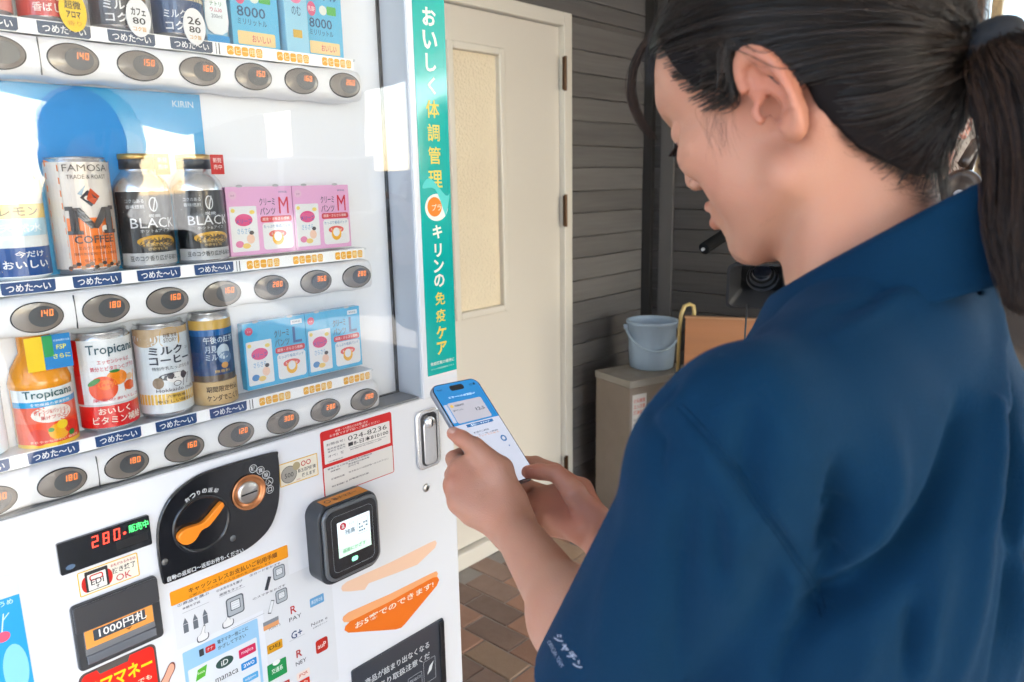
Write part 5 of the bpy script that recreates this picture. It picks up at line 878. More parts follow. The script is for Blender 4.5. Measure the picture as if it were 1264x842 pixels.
def head_local(Q, ears=True):
    A_ = np.abs(Q[:, 0:1]); S_ = np.concatenate([A_, Q[:, 1:]], 1)          # mirrored half
    d = cranium(Q)
    d = smin(d, ell(Q, (0, .038, -.014), (.060, .047, .066)), .018)
    d = smin(d, ell(S_, (.038, .0615, -.004), (.023, .0285, .021)), .014)                 # cheekbone
    d = smin(d, ell(S_, (.036, .044, -.036), (.026, .032, .030)), .016)                 # cheek
    d = smin(d, cap(S_, (.054, .012, -.050), (.016, .068, -.080), .018, .014), .018)    # jaw
    d = smin(d, ell(Q, (0, .0795, -.0765), (.017, .0145, .0145)), .011)                 # chin
    d = smin(d, ell(Q, (0, .0750, -.0430), (.024, .0225, .022)), .011)                  # mouth mound
    d = smin(d, cap(S_, (.031, .082, .046), (.008, .0915, .042), .009, .0095), .012)    # brow
    d = smax(d, -ell(S_, (.033, .0985, .023), (.017, .0125, .0105)), .010)              # socket
    d = smin(d, ell(S_, (.0325, .0780, .0185), (.0140, .0125, .0120)), .0025)           # lid over the eye
    d = smin(d, cap(Q, (0, .0905, .038), (0, .1030, -.0095), .0060, .0078), .007); d = smin(d, ell(S_, (.0095, .0960, -.0150), (.0075, .0085, .0062)), .0035)   # nose
    d = smin(d, cap(S_, (.0, .0990, -.0345), (.018, .0870, -.0410), .0050, .0026), .0022); d = smin(d, cap(S_, (.0, .0985, -.0485), (.016, .0870, -.0440), .0060, .0030), .0022)   # lips
    d = smin(d, ell(Q, (0, .048, -.064), (.038, .036, .020)), .02)                      # under the jaw
    if ears: d = smin(d, ear_sdf(Q, -1), .004); d = smin(d, ear_sdf(Q, 1), .004)
    return d
def head_sdf(P): return head_local(hl(P))
NB, NT = np.array([.56, .158, 1.335]), hw((0, -.014, -.035))
def neck_sdf(P):
    d = cap(P, NT, NB, .0500, .050); d = smin(d, cap(P, hw((0, .004, -.05)), NB + np.array([0, .008, 0]), .038, .044), .02)
    return smin(d, cap(P, hw((-.055, -.018, -.025)), np.array([.53, .185, 1.345]), .012, .013), .02)
def trunk(P):                                                        # outer form of the shirt's trunk
    d = ell(P, (.56, .158, 1.09), (.172, .116, .27)); d = smin(d, ell(P, (.56, .150, 1.22), (.150, .105, .13)), .05); d = smin(d, cap(P, (.430, .163, 1.300), (.690, .163, 1.300), .056, .056), .04)
    d = smin(d, cap(P, (.470, .158, 1.327), (.650, .158, 1.327), .044, .044), .035); d = smin(d, cap(P, (.53, .147, 1.350), (.59, .147, 1.350), .052, .052), .03)
    return d
def torso_sdf(P): return trunk(P) + .048
def mm(*p): return ph(*[x / 1000 for x in p])
SHL, ELL_, WRL = np.array([.392, .175, 1.305]), np.array([.424, .288, 1.078]), mm(-40, -120, 6)
SHR, ELR, WRR = np.array([.728, .175, 1.305]), np.array([.735, .275, 1.045]), mm(72, -186, 0)
def arm(P, s_, e, w, flatn): 
    mid = e + (w - e) * .32
    d = cap(P, s_, e, .027, .036); d = smin(d, cap(P, e, mid, .037, .0385), .02); return smin(d, capflat(P, mid, w, .0385, .0268, flatn, .82), .02)
def hand(P, wrist, cmc, thumb, mcps, fingers, flatn, pr_=.0125):
    d = None
    for m_ in mcps:
        e = cap(P, wrist, m_, .0165, pr_); d = e if d is None else smin(d, e, .012)
    d = smin(d, cap(P, mcps[0], mcps[3], .0112, .0095), .008)
    d = smin(d, chain(P, [wrist, cmc, thumb[0]], [.018, .0165, .0130], .012), .014); d = smin(d, chain(P, thumb, [.0125, .0098, .0092, .0076], .003), .006)
    for f_, r_ in zip(fingers, (.0086, .0088, .0084, .0074)):
        d = smin(d, chain(P, f_, [r_ * 1.18, r_ * 1.04, r_ * .98, r_ * .82], .003), .005)
    return d
def larm_sdf(P):
    d = arm(P, SHL, ELL_, WRL, (.8, -.3, .3))
    mc = [mm(-45, -37, -9), mm(-57, -47, -15), mm(-62, -65, -18), mm(-60, -84, -16)]
    fg = [[mc[0], mm(-41, -14, -21), mm(-15, -10, -19), mm(4, -9, -17)], [mc[1], mm(-47, -29, -29), mm(-18, -28, -22), mm(4, -29, -18)], [mc[2], mm(-50, -52, -32), mm(-20, -50, -24), mm(2, -50, -18)], [mc[3], mm(-50, -74, -29), mm(-26, -72, -24), mm(-8, -70, -18)]]
    for c_, r_ in ((mm(-49, -36, -10), .0128), (mm(-61, -48, -15), .0130), (mm(-66, -66, -17), .0120)): d = smin(d, sph(P, c_, r_), .006)
    d = smin(d, cap(P, mm(-37, -34, 10), mm(-46, -46, -2), .0095, .011), .008); d = smin(d, cap(P, mm(-36, -60, 12), mm(-50, -66, -4), .013, .012), .01)
    return smin(d, hand(P, WRL, mm(-34, -98, 16), [mm(-29, -62, 25), mm(-38, -26, 19), mm(-42.5, -8, 11), mm(-44, 4, 5)], mc, fg, None), .012)
def rarm_sdf(P):
    d = arm(P, SHR, ELR, WRR, (-.3, -.5, .8))
    mc = [mm(90, -104, -6), mm(84, -120, -15), mm(75, -136, -20), mm(64, -150, -19)]
    fg = [[mc[0], mm(80, -68, -16), mm(60, -51, -17), mm(42, -44, -16.5)], [mc[1], mm(62, -86, -31), mm(36, -72, -25), mm(16, -66, -18)], [mc[2], mm(50, -106, -38), mm(22, -92, -30), mm(2, -84, -20)], [mc[3], mm(40, -126, -36), mm(16, -112, -30), mm(0, -103, -22)]]
    d = smin(d, cap(P, mm(72, -116, -8), mm(54, -140, -6), .017, .019), .012); d = smin(d, cap(P, mm(58, -104, -14), mm(42, -122, -16), .012, .013), .012); d = smin(d, cap(P, mm(36, -92, -16), mm(60, -98, -12), .011, .013), .012); d = smin(d, cap(P, mm(26, -102, -20), mm(50, -112, -14), .010, .012), .012)
    return smin(d, hand(P, WRR, mm(58, -150, 16), [mm(45, -116, 25), mm(43, -86, 21), mm(28, -74, 14), mm(16, -69, 10.5)], mc, fg, None), .012)
m_skin = skin_mat('skin', (.42, .212, .132), (.44, .14, .085))
woman = thing('person', 'woman in a navy polo shirt with a dark ponytail, looking down at a phone', 'person', (.56, .16, 0))
V, Q = sdf_mesh([((.465, .08, 1.33), (.655, .37, 1.66), head_sdf), ((.44, .04, 1.24), (.68, .34, 1.56), neck_sdf), ((.34, .03, 1.0), (.78, .30, 1.46), torso_sdf), ((.33, .11, 1.02), (.64, .67, 1.37), larm_sdf), ((.55, .11, .99), (.80, .62, 1.37), rarm_sdf)], (.32, .03, .97), (.82, .68, 1.66), .0021, .012, 1)
body = fast_obj('body', V, Q, m_skin, woman)
fl = np.zeros(len(V))
for c_, r_, a_ in ((hw((-.082, -.004, .003)), .034, .55), (hw((-.078, .004, .022)), .02, .3), (hw((0, .096, -.042)), .014, .9), (mm(-57, -47, -15), .02, .5), (mm(-42, 0, 8), .02, .5), (mm(20, -70, 12), .02, .6), (mm(43, -86, 21), .02, .4), (mm(70, -130, 0), .05, .55), (hw((-.04, .06, -.03)), .03, .2)): fl = np.maximum(fl, a_ * np.exp(-(np.linalg.norm(V - c_, axis=1) / r_) ** 2))
ca = body.data.attributes.new('flush', 'FLOAT', 'POINT'); ca.data.foreach_set('value', fl.astype(np.float32))
# shirt: loose polo with short sleeves, folds traced on its surface
from mathutils.bvhtree import BVHTree
SLV_END_L = SHL + (ELL_ - SHL) * .98; SLV_END_R = SHR + (ELR - SHR) * .98
def sleeve(P, s_, e, sd):
    ax = (e - s_) / np.linalg.norm(e - s_); end = s_ + (e - s_)
    d = cap(P, s_ + np.array([0, 0, .006]), end + ax * .05, .0490, .0610); d = smin(d, sph(P, s_ + np.array([-sd * .000, .026, -.022]), .042), .03)
    t = (P - end.astype(np.float32)) @ ax.astype(np.float32)
    d = np.maximum(d, t - .012)
    inner = cap(P, s_ + ax * .22, end + ax * .08, .050, .0575); return np.maximum(d, -inner)
def shirt_base(P):
    d = trunk(P)
    d = smin(d, sleeve(P, SHL, ELL_, -1), .014); d = smin(d, sleeve(P, SHR, ELR, 1), .014)
    d = np.maximum(d, .86 - P[:, 2])
    # neck opening
    hole = cap(P, (.56, .152, 1.335), (.56, .175, 1.46), .056, .064); return np.maximum(d, -hole)
FOLDS = []
def shirt_sdf(P):
    d = shirt_base(P)
    for pts, w, dep, nn in FOLDS:
        mg = max(3 * w, abs(dep) * 1.6); lo_ = pts.min(0) - mg; hi_ = pts.max(0) + mg; m = ((P > lo_) & (P < hi_)).all(1)
        if not m.any(): continue
        Pm = P[m]; e = None; n_ = len(pts)
        for i in range(n_ - 1):
            a, b = pts[i], pts[i + 1]; ab = b - a; t = np.clip((Pm - a) @ ab / (ab @ ab), 0, 1); df = Pm - a - t[:, None] * ab; dn_ = df @ nn[i]; dd_ = np.sqrt(np.maximum((df * df).sum(1) - .985 * dn_ * dn_, 0)); s_ = (i + t) / (n_ - 1); amp = np.sin(np.pi * np.clip(s_ * .92 + .04, 0, 1)) ** .6; v = amp * (np.exp(-(dd_ / w) ** 2) if dep < 0 else .55 * np.exp(-dd_ / (w * .62)) + .45 * np.exp(-(dd_ / w) ** 2)); e = v if e is None else np.maximum(e, v)
        d[m] += dep * e
    return d
SB = ((.29, .0, .84), (.86, .42, 1.46))
V, Q = sdf_mesh([(SB[0], SB[1], shirt_base)], SB[0], SB[1], .007, .01, 1)
bvh0 = BVHTree.FromPolygons([tuple(v) for v in V], [tuple(q_) for q_ in Q.tolist()])
def cast(b, u, v):
    d = Vector(ray(u, v)).normalized(); h = b.ray_cast(Vector(CAM), d); return (np.array(h[0]), np.array(h[1])) if h[0] is not None else None
for pts, w, dep in (([(1192, 500), (1180, 570), (1158, 630), (1115, 690), (1060, 730), (1005, 758), (975, 790), (955, 842)], .0085, .028), ([(1036, 575), (1040, 630), (1030, 690), (1010, 735), (985, 755)], .0075, .022), ([(928, 500), (918, 570), (930, 640)], .010, .014),
                    ([(1100, 540), (1092, 620), (1066, 684)], .011, -.009), ([(1205, 360), (1226, 500), (1212, 660), (1182, 842)], .0070, -.0085), ([(1238, 440), (1246, 600), (1226, 840)], .0065, .012), ([(1256, 520), (1254, 680), (1250, 840)], .0055, -.0065), ([(1165, 690), (1145, 770), (1135, 842)], .009, -.006), ([(1130, 740), (1120, 842)], .006, .012), ([(1075, 775), (1062, 842)], .009, -.005),
                    ([(850, 600), (836, 690), (830, 842)], .012, .012), ([(775, 640), (750, 730), (738, 842)], .010, -.003), ([(900, 640), (908, 740), (915, 840)], .012, -.004), ([(968, 690), (985, 735), (972, 790), (950, 842)], .0075, -.007), ([(880, 620), (890, 720)], .007, .009),
                    ([(836, 506), (868, 540), (920, 606), (965, 668), (1000, 724), (1012, 758)], .0034, .0045), ([(905, 408), (880, 450), (840, 498), (800, 530)], .010, -.004), ([(880, 430), (840, 480), (805, 505)], .006, .006), ([(800, 505), (815, 540), (812, 600)], .006, .005), ([(1010, 370), (960, 420), (930, 470)], .014, -.003), ([(1180, 330), (1100, 350), (1020, 400)], .006, .004), ([(1190, 345), (1110, 365), (1030, 415)], .006, -.003)):
    P3 = [cast(bvh0, u, min(v, 841)) for u, v in pts]; NN = [p[1] for p in P3 if p is not None]; P3 = [p[0] for p in P3 if p is not None]
    if len(P3) > 1: FOLDS.append((np.array(P3, np.float32), w, dep, np.array(NN, np.float32)))
m_shirt = mat('polo_navy', (.0013, .0200, .050), .8, spec=.08, sheen=.06, bump=.5, bscale=1000, var=.06, vscale=30)
m_shirt.node_tree.nodes['Principled BSDF'].inputs['Sheen Tint'].default_value = (.25, .5, .9, 1)
V, Q = sdf_mesh([(SB[0], SB[1], shirt_sdf)], SB[0], SB[1], .0028, .01, 1)
shirt = fast_obj('polo_shirt', V, Q, m_shirt, woman)
bvh1 = BVHTree.FromPolygons([tuple(v) for v in V], [tuple(q_) for q_ in Q.tolist()])
for px_ in ([(836, 504), (868, 540), (920, 606), (965, 668), (1000, 724), (1014, 762)], [(843, 500), (876, 535), (928, 601), (973, 663), (1008, 719), (1020, 755)]):
    t_ = np.linspace(0, len(px_) - 1, 40); us = np.interp(t_, range(len(px_)), [p_[0] for p_ in px_]); vs_ = np.interp(t_, range(len(px_)), [p_[1] for p_ in px_]); c3 = [cast(bvh1, u, v_) for u, v_ in zip(us, vs_)]; G().tube([tuple(c_[0] + c_[1] * .0004) for c_ in c3 if c_], .0006, 6).build('seam', m_shirt, shirt, smooth=True)
# sleeve lettering lies on the cloth
gl_, gf_ = glyphs('シャチン', .02); lo_ = gl_.min(0); hi_ = gl_.max(0); g = G(); vv = []
for a, b_ in gl_:
    s_, t = (a - lo_[0]) / (hi_[0] - lo_[0]), (b_ - lo_[1]) / (hi_[1] - lo_[1]); u, v_ = 683 + 30 * s_ + 9 * t, 787 + 41 * s_ - 6 * t; c_ = cast(bvh1, u, v_); vv.append(tuple(c_[0] + c_[1] * .0007) if c_ else tuple(vv[-1] if vv else (0, 0, 0)))
g.add(vv, gf_).build('lettering', ink('9aa0b0'), shirt)
gl_, gf_ = glyphs('OFFICIAL TEAM', .01); lo_ = gl_.min(0); hi_ = gl_.max(0); g = G(); vv = []
for a, b_ in gl_:
    s_, t = (a - lo_[0]) / (hi_[0] - lo_[0]), (b_ - lo_[1]) / (hi_[1] - lo_[1]); u, v_ = 676 + 17 * s_ + 4 * t, 793 + 31 * s_ - 3 * t; c_ = cast(bvh1, u, v_); vv.append(tuple(c_[0] + c_[1] * .0007) if c_ else tuple(vv[-1] if vv else (0, 0, 0)))
g.add(vv, gf_).build('lettering', ink('8890a4'), shirt)
# turned-down collar
vv = []; ff = []; KN = 56
prof = [(-.0015, -.036), (-.002, -.016), (-.0005, -.003), (.0030, .0010), (.0070, -.0020), (.0115, -.0120), (.0165, -.0250), (.0215, -.0350), (.0228, -.0372), (.0205, -.0378), (.0140, -.0260), (.0080, -.0150)]
np_ = len(prof)
for i in range(KN + 1):
    a = R(96) + (2 * math.pi - R(12)) * i / KN; ca_, sa_ = math.cos(a), math.sin(a)
    for o_, dz_ in prof:
        y_ = .163 + (.066 + o_) * sa_; x_ = .560 + (.0590 + o_) * ca_; back = max(0, -sa_)
        vv.append((x_, y_, 1.4375 + .0095 * (.5 - .5 * sa_) - .60 * (.163 + .066 * sa_ - .097) + dz_ * (1.0 + .75 * back * (o_ > .004)) + .004 * math.sin(3 * a + 1) * max(0, o_) / .02))
for i in range(KN): ff += [(i * np_ + j, i * np_ + (j + 1) % np_, (i + 1) * np_ + (j + 1) % np_, (i + 1) * np_ + j) for j in range(np_)]
ff += [tuple(range(np_)), tuple(range((KN + 1) * np_ - 1, KN * np_ - 1, -1))]
obj('collar', vv, [q_[::-1] for q_ in ff], m_shirt, shirt, smooth=True)

# hair pulled back into a low ponytail
hr = np.random.default_rng(3)
m_hair = mat('hair_black', (.013, .010, .009), .33, spec=.4); m_hair2 = mat('hair_brown', (.05, .024, .015), .42, spec=.22)
for m_, c0_, c1_ in ((m_hair, (.003, .0023, .002), (.034, .021, .015)), (m_hair2, (.006, .004, .003), (.06, .03, .018))):
    nt = m_.node_tree; hi = nt.nodes.new('ShaderNodeHairInfo'); mx = nt.nodes.new('ShaderNodeMix'); mx.data_type = 'RGBA'; mx.inputs['A'].default_value = (*c0_, 1); mx.inputs['B'].default_value = (*c1_, 1); pw = nt.nodes.new('ShaderNodeMath'); pw.operation = 'POWER'; pw.inputs[1].default_value = 2.2
    nt.links.new(hi.outputs['Random'], pw.inputs[0]); nt.links.new(pw.outputs[0], mx.inputs['Factor']); nt.links.new(mx.outputs['Result'], nt.nodes['Principled BSDF'].inputs['Base Color'])
TIE = np.array([0, -.112, -.024]); HC = np.array([0, -.006, .030])
gx = [-.2, -.10, -.050, -.032, -.022, -.021, -.006, .010, .022, .033, .044, .053, .061, .080, .10, .2]; gy = [-.10, -.098, -.094, -.066, -.030, -.007, .030, .030, .018, .010, .018, .037, .064, .086, .100, .12]
def hairline(f): return np.interp(f, gx, gy)
def surf(D_, extra=0.0):                                             # radius of the scalp along unit directions from HC
    t = np.full(len(D_), .16, np.float32)
    for _ in range(14): t -= np.clip(scalp((HC + D_ * t[:, None]).astype(np.float32)), -.02, .03) * .9
    return t + extra
V, Q = sdf_mesh([((-.12, -.15, -.14), (.12, .13, .17), lambda P: smax(np.maximum(scalp(P) - .0065, -(scalp(P) + .012)), (hairline(P[:, 1]) + .013 - P[:, 2]).astype(np.float32), .006))], (-.12, -.15, -.14), (.12, .13, .17), .003, .01, 2)
hair = fast_obj('hair', HO + V @ HM.T, Q, mat('hair_scalp', (.008, .006, .006), .8, spec=.1), woman)
def head_strands(N, Kp=15):
    D_ = hr.normal(size=(N * 4, 3)); D_ /= np.linalg.norm(D_, axis=1)[:, None]; Rr = surf(D_); p = HC + D_ * Rr[:, None]
    ok = (p[:, 2] > hairline(p[:, 1]) - .001 + hr.normal(size=len(p)) * .0015) & ~((p[:, 1] > -.026) & (p[:, 1] < .024) & (p[:, 2] < .040)); D_ = D_[ok][:N]; p = p[ok][:N]; n_ = len(D_)
    td = (TIE - HC) / np.linalg.norm(TIE - HC); om = np.arccos(np.clip(D_ @ td, -1, 1)); t = np.linspace(0, 1, Kp); out = np.zeros((n_, Kp, 3)); hgt = hr.uniform(.001, .010, n_) + (hr.uniform(0, 1, n_) > .985) * .008; ph1 = hr.uniform(0, 6.28, n_)
    clump = np.round(np.arctan2(p[:, 0], p[:, 2]) * 26) ; wob = np.sin(clump * 12.9) * .0025
    for k in range(Kp):
        tt = t[k]; so = np.sin(om) + 1e-6; dk = D_ * (np.sin((1 - tt) * om) / so)[:, None] + td * (np.sin(tt * om) / so)[:, None]
        lift = .024 * np.sin(np.pi * tt) * np.clip((p[:, 1] + .01) / .05, 0, 1) * np.clip((.075 - p[:, 2]) / .05, 0, 1)
        dk[:, 2] += lift / .09; dk /= np.linalg.norm(dk, axis=1)[:, None]
        rk = surf(dk) + .0035 + (hgt + wob) * np.sin(np.pi * min(1, tt * 1.15 + .05)) ** .7 * (1 if tt < .9 else .6)
        q_ = HC + dk * rk[:, None]; cv = np.clip((tt - .80) / .2, 0, 1) ** 2
        q_ = q_ * (1 - cv) + cv * (TIE + np.stack([np.cos(ph1), 0 * ph1, np.sin(ph1)], 1) * hr.uniform(.002, .012, n_)[:, None])
        wv = np.exp(-((q_[:, 1] - .004) / .034) ** 2) * (np.abs(q_[:, 0]) > .045) * (p[:, 1] > -.012); q_[:, 2] = np.maximum(q_[:, 2], .042 * wv - .2 * (1 - wv)); out[:, k] = q_
    return out
S = head_strands(13000); strands('hair_strands', HO + S @ HM.T, .00028, m_hair, hair)
def lock(px, D_, N, spread, seed, end=1.0):
    r2 = np.random.default_rng(seed); P3 = np.array([atd(u, v, d_) for (u, v), d_ in zip(px, D_)]); t = np.linspace(0, 1, len(P3)); tt = np.linspace(0, 1, 24); base = np.stack([np.interp(tt, t, P3[:, k]) for k in range(3)], 1)
    for _ in range(3): base[1:-1] = (base[:-2] + 2 * base[1:-1] + base[2:]) / 4
    o_ = r2.normal(size=(N, 1, 3)) * spread * np.linspace(.6, end, 24)[None, :, None]; w = r2.normal(size=(N, 1, 3)) * spread * .6 * np.sin(tt * 5 + r2.uniform(0, 6, (N, 1)))[:, :, None]; return base[None] + o_ + w
strands('loose_lock', lock([(835, 18), (812, 36), (793, 58), (780, 88), (778, 118), (788, 146), (806, 170)], [.575, .585, .60, .605, .605, .60, .59], 150, .0022, 5, .5), .00022, m_hair2, hair)
strands('fringe', lock([(850, -10), (825, 18), (812, 45), (806, 75), (808, 100)], [.555, .57, .58, .585, .585], 160, .004, 6, .5), .00022, m_hair, hair)
wis = [lock([(884 + a * 7, 118), (879 + a * 6, 140), (880 + a * 5, 160), (888 + a * 4, 182)], [.492, .494, .496, .495], 9, .0030, 20 + i, 1.6) for i, a in enumerate((-1, 0, 1, 2, 3))] + [lock([(1020 + a * 22, 150 + a * 18), (1050 + a * 22, 158 + a * 16), (1085 + a * 20, 150 + a * 12)], [.478, .47, .462], 60, .005, 40 + a, 1.0) for a in range(6)] + [lock([(1010, 150), (1008, 185), (990, 225), (960, 262), (940, 280)], [.478, .487, .50, .512, .52], 3, .0012, 60, 1.2)]
strands('wisps', np.concatenate(wis), .00006, m_hair2, hair)
fly = head_strands(260); fo_ = np.linspace(0, 1, fly.shape[1])[None, :, None]; fly = HC + (fly - HC) * (1 + (.10 * np.sin(np.pi * fo_) + .03) * hr.uniform(.2, 1, (len(fly), 1, 1))); strands('flyaway_hairs', HO + fly @ HM.T, .00009, m_hair2, hair)
tie_w = hw(TIE)
tp = [tie_w, atd(1240, 90, .45), atd(1268, 124, .445), atd(1280, 190, .44), atd(1278, 260, .435), atd(1272, 320, .43), atd(1266, 368, .425)]
r2 = np.random.default_rng(9); P3 = np.array(tp); t = np.linspace(0, 1, len(P3)); tt = np.linspace(0, 1, 26); base = np.stack([np.interp(tt, t, P3[:, k]) for k in range(3)], 1)
for _ in range(3): base[1:-1] = (base[:-2] + 2 * base[1:-1] + base[2:]) / 4
prof = np.interp(tt, [0, .12, .35, .7, 1], [.009, .019, .028, .026, .010]); of = r2.normal(size=(5200, 1, 3)); of /= np.linalg.norm(of, axis=2, keepdims=True); of *= r2.uniform(.25, 1, (5200, 1, 1)) ** .5
pt = base[None] + of * prof[None, :, None] * 1.0 + r2.normal(size=(5200, 1, 3)) * .002 * np.sin(tt * 7 + r2.uniform(0, 6, (5200, 1)))[:, :, None]
G().tube([tuple(p) for p in base], list(prof * .80), 12).build('ponytail_core', m_hair2, hair, smooth=True)
strands('ponytail', pt, .00024, m_hair2, hair)
G().lathe([(.0115, -.010), (.0165, -.008), (.0185, 0), (.0165, .008), (.0115, .010)], (0, 0, 0), 20).build('hair_tie', mat('tie_black', (.006, .007, .010), .85), hair, smooth=True)
ht = bpy.data.objects['hair_tie']; dz3 = Vector(P3[1] - P3[0]).normalized(); ht.matrix_parent_inverse = Matrix.Identity(4); ht.location = Vector(tie_w + (P3[1] - P3[0]) * .02); ht.rotation_euler = dz3.to_track_quat('Z', 'Y').to_euler()
# eyelashes and brow
la = []
for i in range(26):
    s_ = -.0215 - .021 * i / 25; p0 = np.array([s_, .0895 - 40 * (s_ + .031) ** 2, .0135 - .0006 * abs(i - 12) / 12]); la.append(np.stack([hw(p0 + np.array([-.002 * t, .0085 * t, -.0075 * t + .002 * t * t])) for t in np.linspace(0, 1, 6)]))
strands('eyelashes', np.array(la), .0004, m_hair, body)

def nail(c_, axis, nrm, L=.0062, W=.0050):
    c_ = np.array(c_); ax = axis / np.linalg.norm(axis); nr = nrm - ax * (nrm @ ax); nr /= np.linalg.norm(nr); sd2 = np.cross(ax, nr); v = []; f = []
    for i in range(7):
        for j in range(7): a, b2 = (i / 6 * 2 - 1), (j / 6 * 2 - 1); k_ = 1 - .22 * max(0, abs(a) - .2) ** 2; v.append(tuple(c_ + ax * L * a * (1 - .25 * b2 * b2) + sd2 * W * b2 * k_ + nr * (.0016 - .0030 * b2 * b2 - .0006 * a * a)))
    f = [(i * 7 + j, (i + 1) * 7 + j, (i + 1) * 7 + j + 1, i * 7 + j + 1) for i in range(6) for j in range(6)]; return obj('nail', v, f, mat('nail_pink', (.50, .27, .20), .25, coat=.3), body, smooth=True)
nail(mm(19.5, -70.5, 18.2), mm(16, -69, 10.5) - mm(28, -74, 14), PN); nail(mm(-48.5, 3, 11.2), mm(-44, 4, 5) - mm(-42.5, -8, 11), PN * .6 - PX * .8 + PYv * .3)
# trousers and shoes, below the picture
def trouser_sdf(P):
    d = ell(P, (.56, .165, .90), (.165, .115, .14))
    for sx_ in (-1, 1): d = smin(d, chain(P, [(.56 + sx_ * .09, .165, .86), (.56 + sx_ * .10, .18, .48), (.56 + sx_ * .105, .16, .075)], [.088, .065, .055], .02), .03)
    return d
V, Q = sdf_mesh([((.3, -.02, .02), (.82, .36, 1.06), trouser_sdf)], (.3, -.02, .0), (.82, .36, 1.08), .011, .01, 1); fast_obj('trousers', V, Q, mat('trouser_black', (.018, .018, .02), .7), woman)
for sx_ in (-1, 1): V, Q = sdf_mesh([((.3, .0, -.02), (.82, .42, .12), lambda P: np.maximum(smin(ell(P, (.56 + sx_ * .105, .17, .045), (.042, .07, .05)), ell(P, (.56 + sx_ * .11, .26, .025), (.045, .085, .045)), .03), .002 - P[:, 2]))], (.38, .05, -.02), (.74, .40, .12), .008, .01, 1); fast_obj('shoe', V, Q, mat('shoe_white', (.6, .6, .6), .6), woman)

# ------------------------------------------------------------------ camcorder and its operator behind her
CF = np.array([-.80, -.42, -.38]); CF /= np.linalg.norm(CF); CR = np.cross(CF, [0, 0, 1.]); CR /= np.linalg.norm(CR); CU = np.cross(CR, CF)
CO = atd(942, 354, .98)                                               # centre of the lens hood's mouth
fc = lambda a, b_, h: tuple(CO + CR * a + CU * b_ + CF * h)
cam_t = thing('camcorder', 'black camcorder with a square lens hood and microphone, just behind her chin', 'camcorder', tuple(CO - CF * .1))
m_cb = mat('camcorder_black', (.008, .008, .009), .5)
def hood_ring(a, b_, h, r): return [fc(x, y, h) for x, y in rr_pts(-a, -b_, a, b_, r, 5)]
g = G(); rings = [hood_ring(.026, .022, -.045, .014), hood_ring(.046, .034, 0, .009), hood_ring(.0425, .0305, .0005, .008), hood_ring(.027, .020, -.024, .006)]; n = len(rings[0]); g.add([p for r_ in rings for p in r_], [(i * n + j, i * n + (j + 1) % n, (i + 1) * n + (j + 1) % n, (i + 1) * n + j) for i in range(3) for j in range(n)]); g.build('lens_hood', m_cb, cam_t, auto=40)
g = G()
for r_, h0_, h1_ in ((.0205, -.022, -.028), (.0165, -.028, -.036), (.0125, -.036, -.041)): g.add([fc(r_ * math.cos(2 * math.pi * i / 28), r_ * math.sin(2 * math.pi * i / 28), h0_) for i in range(28)] + [fc(r_ * .97 * math.cos(2 * math.pi * i / 28), r_ * .97 * math.sin(2 * math.pi * i / 28), h1_) for i in range(28)], [(i, (i + 1) % 28, 28 + (i + 1) % 28, 28 + i) for i in range(28)])
g.build('lens_barrel', mat('barrel_grey', (.05, .05, .055), .3), cam_t, smooth=True)
obj('lens_glass', [fc(.0125 * math.cos(2 * math.pi * i / 24), .0125 * math.sin(2 * math.pi * i / 24), -.0405) for i in range(24)], [tuple(range(24))], mat('lens_glass', (.01, .012, .02), .05, coat=1), cam_t)
G().prism(rr_pts(-.030, -.034, .030, .034, .010), fc, -.17, -.0455).build('camera_body', m_cb, cam_t, bevel=.003)
G().prism(rr_pts(-.036, -.028, -.0305, .028, .003), fc, -.125, -.050).build('side_grip', mat('camcorder_silver', (.5, .51, .53), .3, .6), cam_t, bevel=.001)
sl = [fc(-.036, .030, -.030), fc(-.040, .012, -.034), fc(-.042, -.012, -.05)]; G().tube(sl, .004, 8).build('silver_trim', MATS['camcorder_silver'], cam_t, smooth=True)
m0, m1 = atd(869, 307, .97), atd(905, 283, 1.0); mv_ = (m1 - m0) / np.linalg.norm(m1 - m0); G().tube([tuple(m0 - mv_ * .0005), tuple(m0), tuple(m0 + mv_ * .07)], [.0070, .0080, .0080], 14).build('microphone', mat('mic_foam', (.004, .004, .004), .9, spec=.1), cam_t, auto=50); G().tube([tuple(m0 - mv_ * .004), tuple(m0)], [.002, .0022], 8).build('microphone_tip', MATS['camcorder_silver'], cam_t)
G().tube([tuple(m0 + mv_ * .06), fc(0, .034, -.06)], .008, 10).build('microphone_mount', m_cb, cam_t, auto=40)
cb = [atd(922, 375, .985), atd(920.5, 400, .985), atd(919, 425, .985), atd(921, 470, .985), atd(950, 520, 1.0), atd(1000, 500, 1.02), np.array(fc(0, -.034, -.12))]; G().tube([tuple(p) for p in cb], .0012, 6).build('cable', m_cb, cam_t, smooth=True)

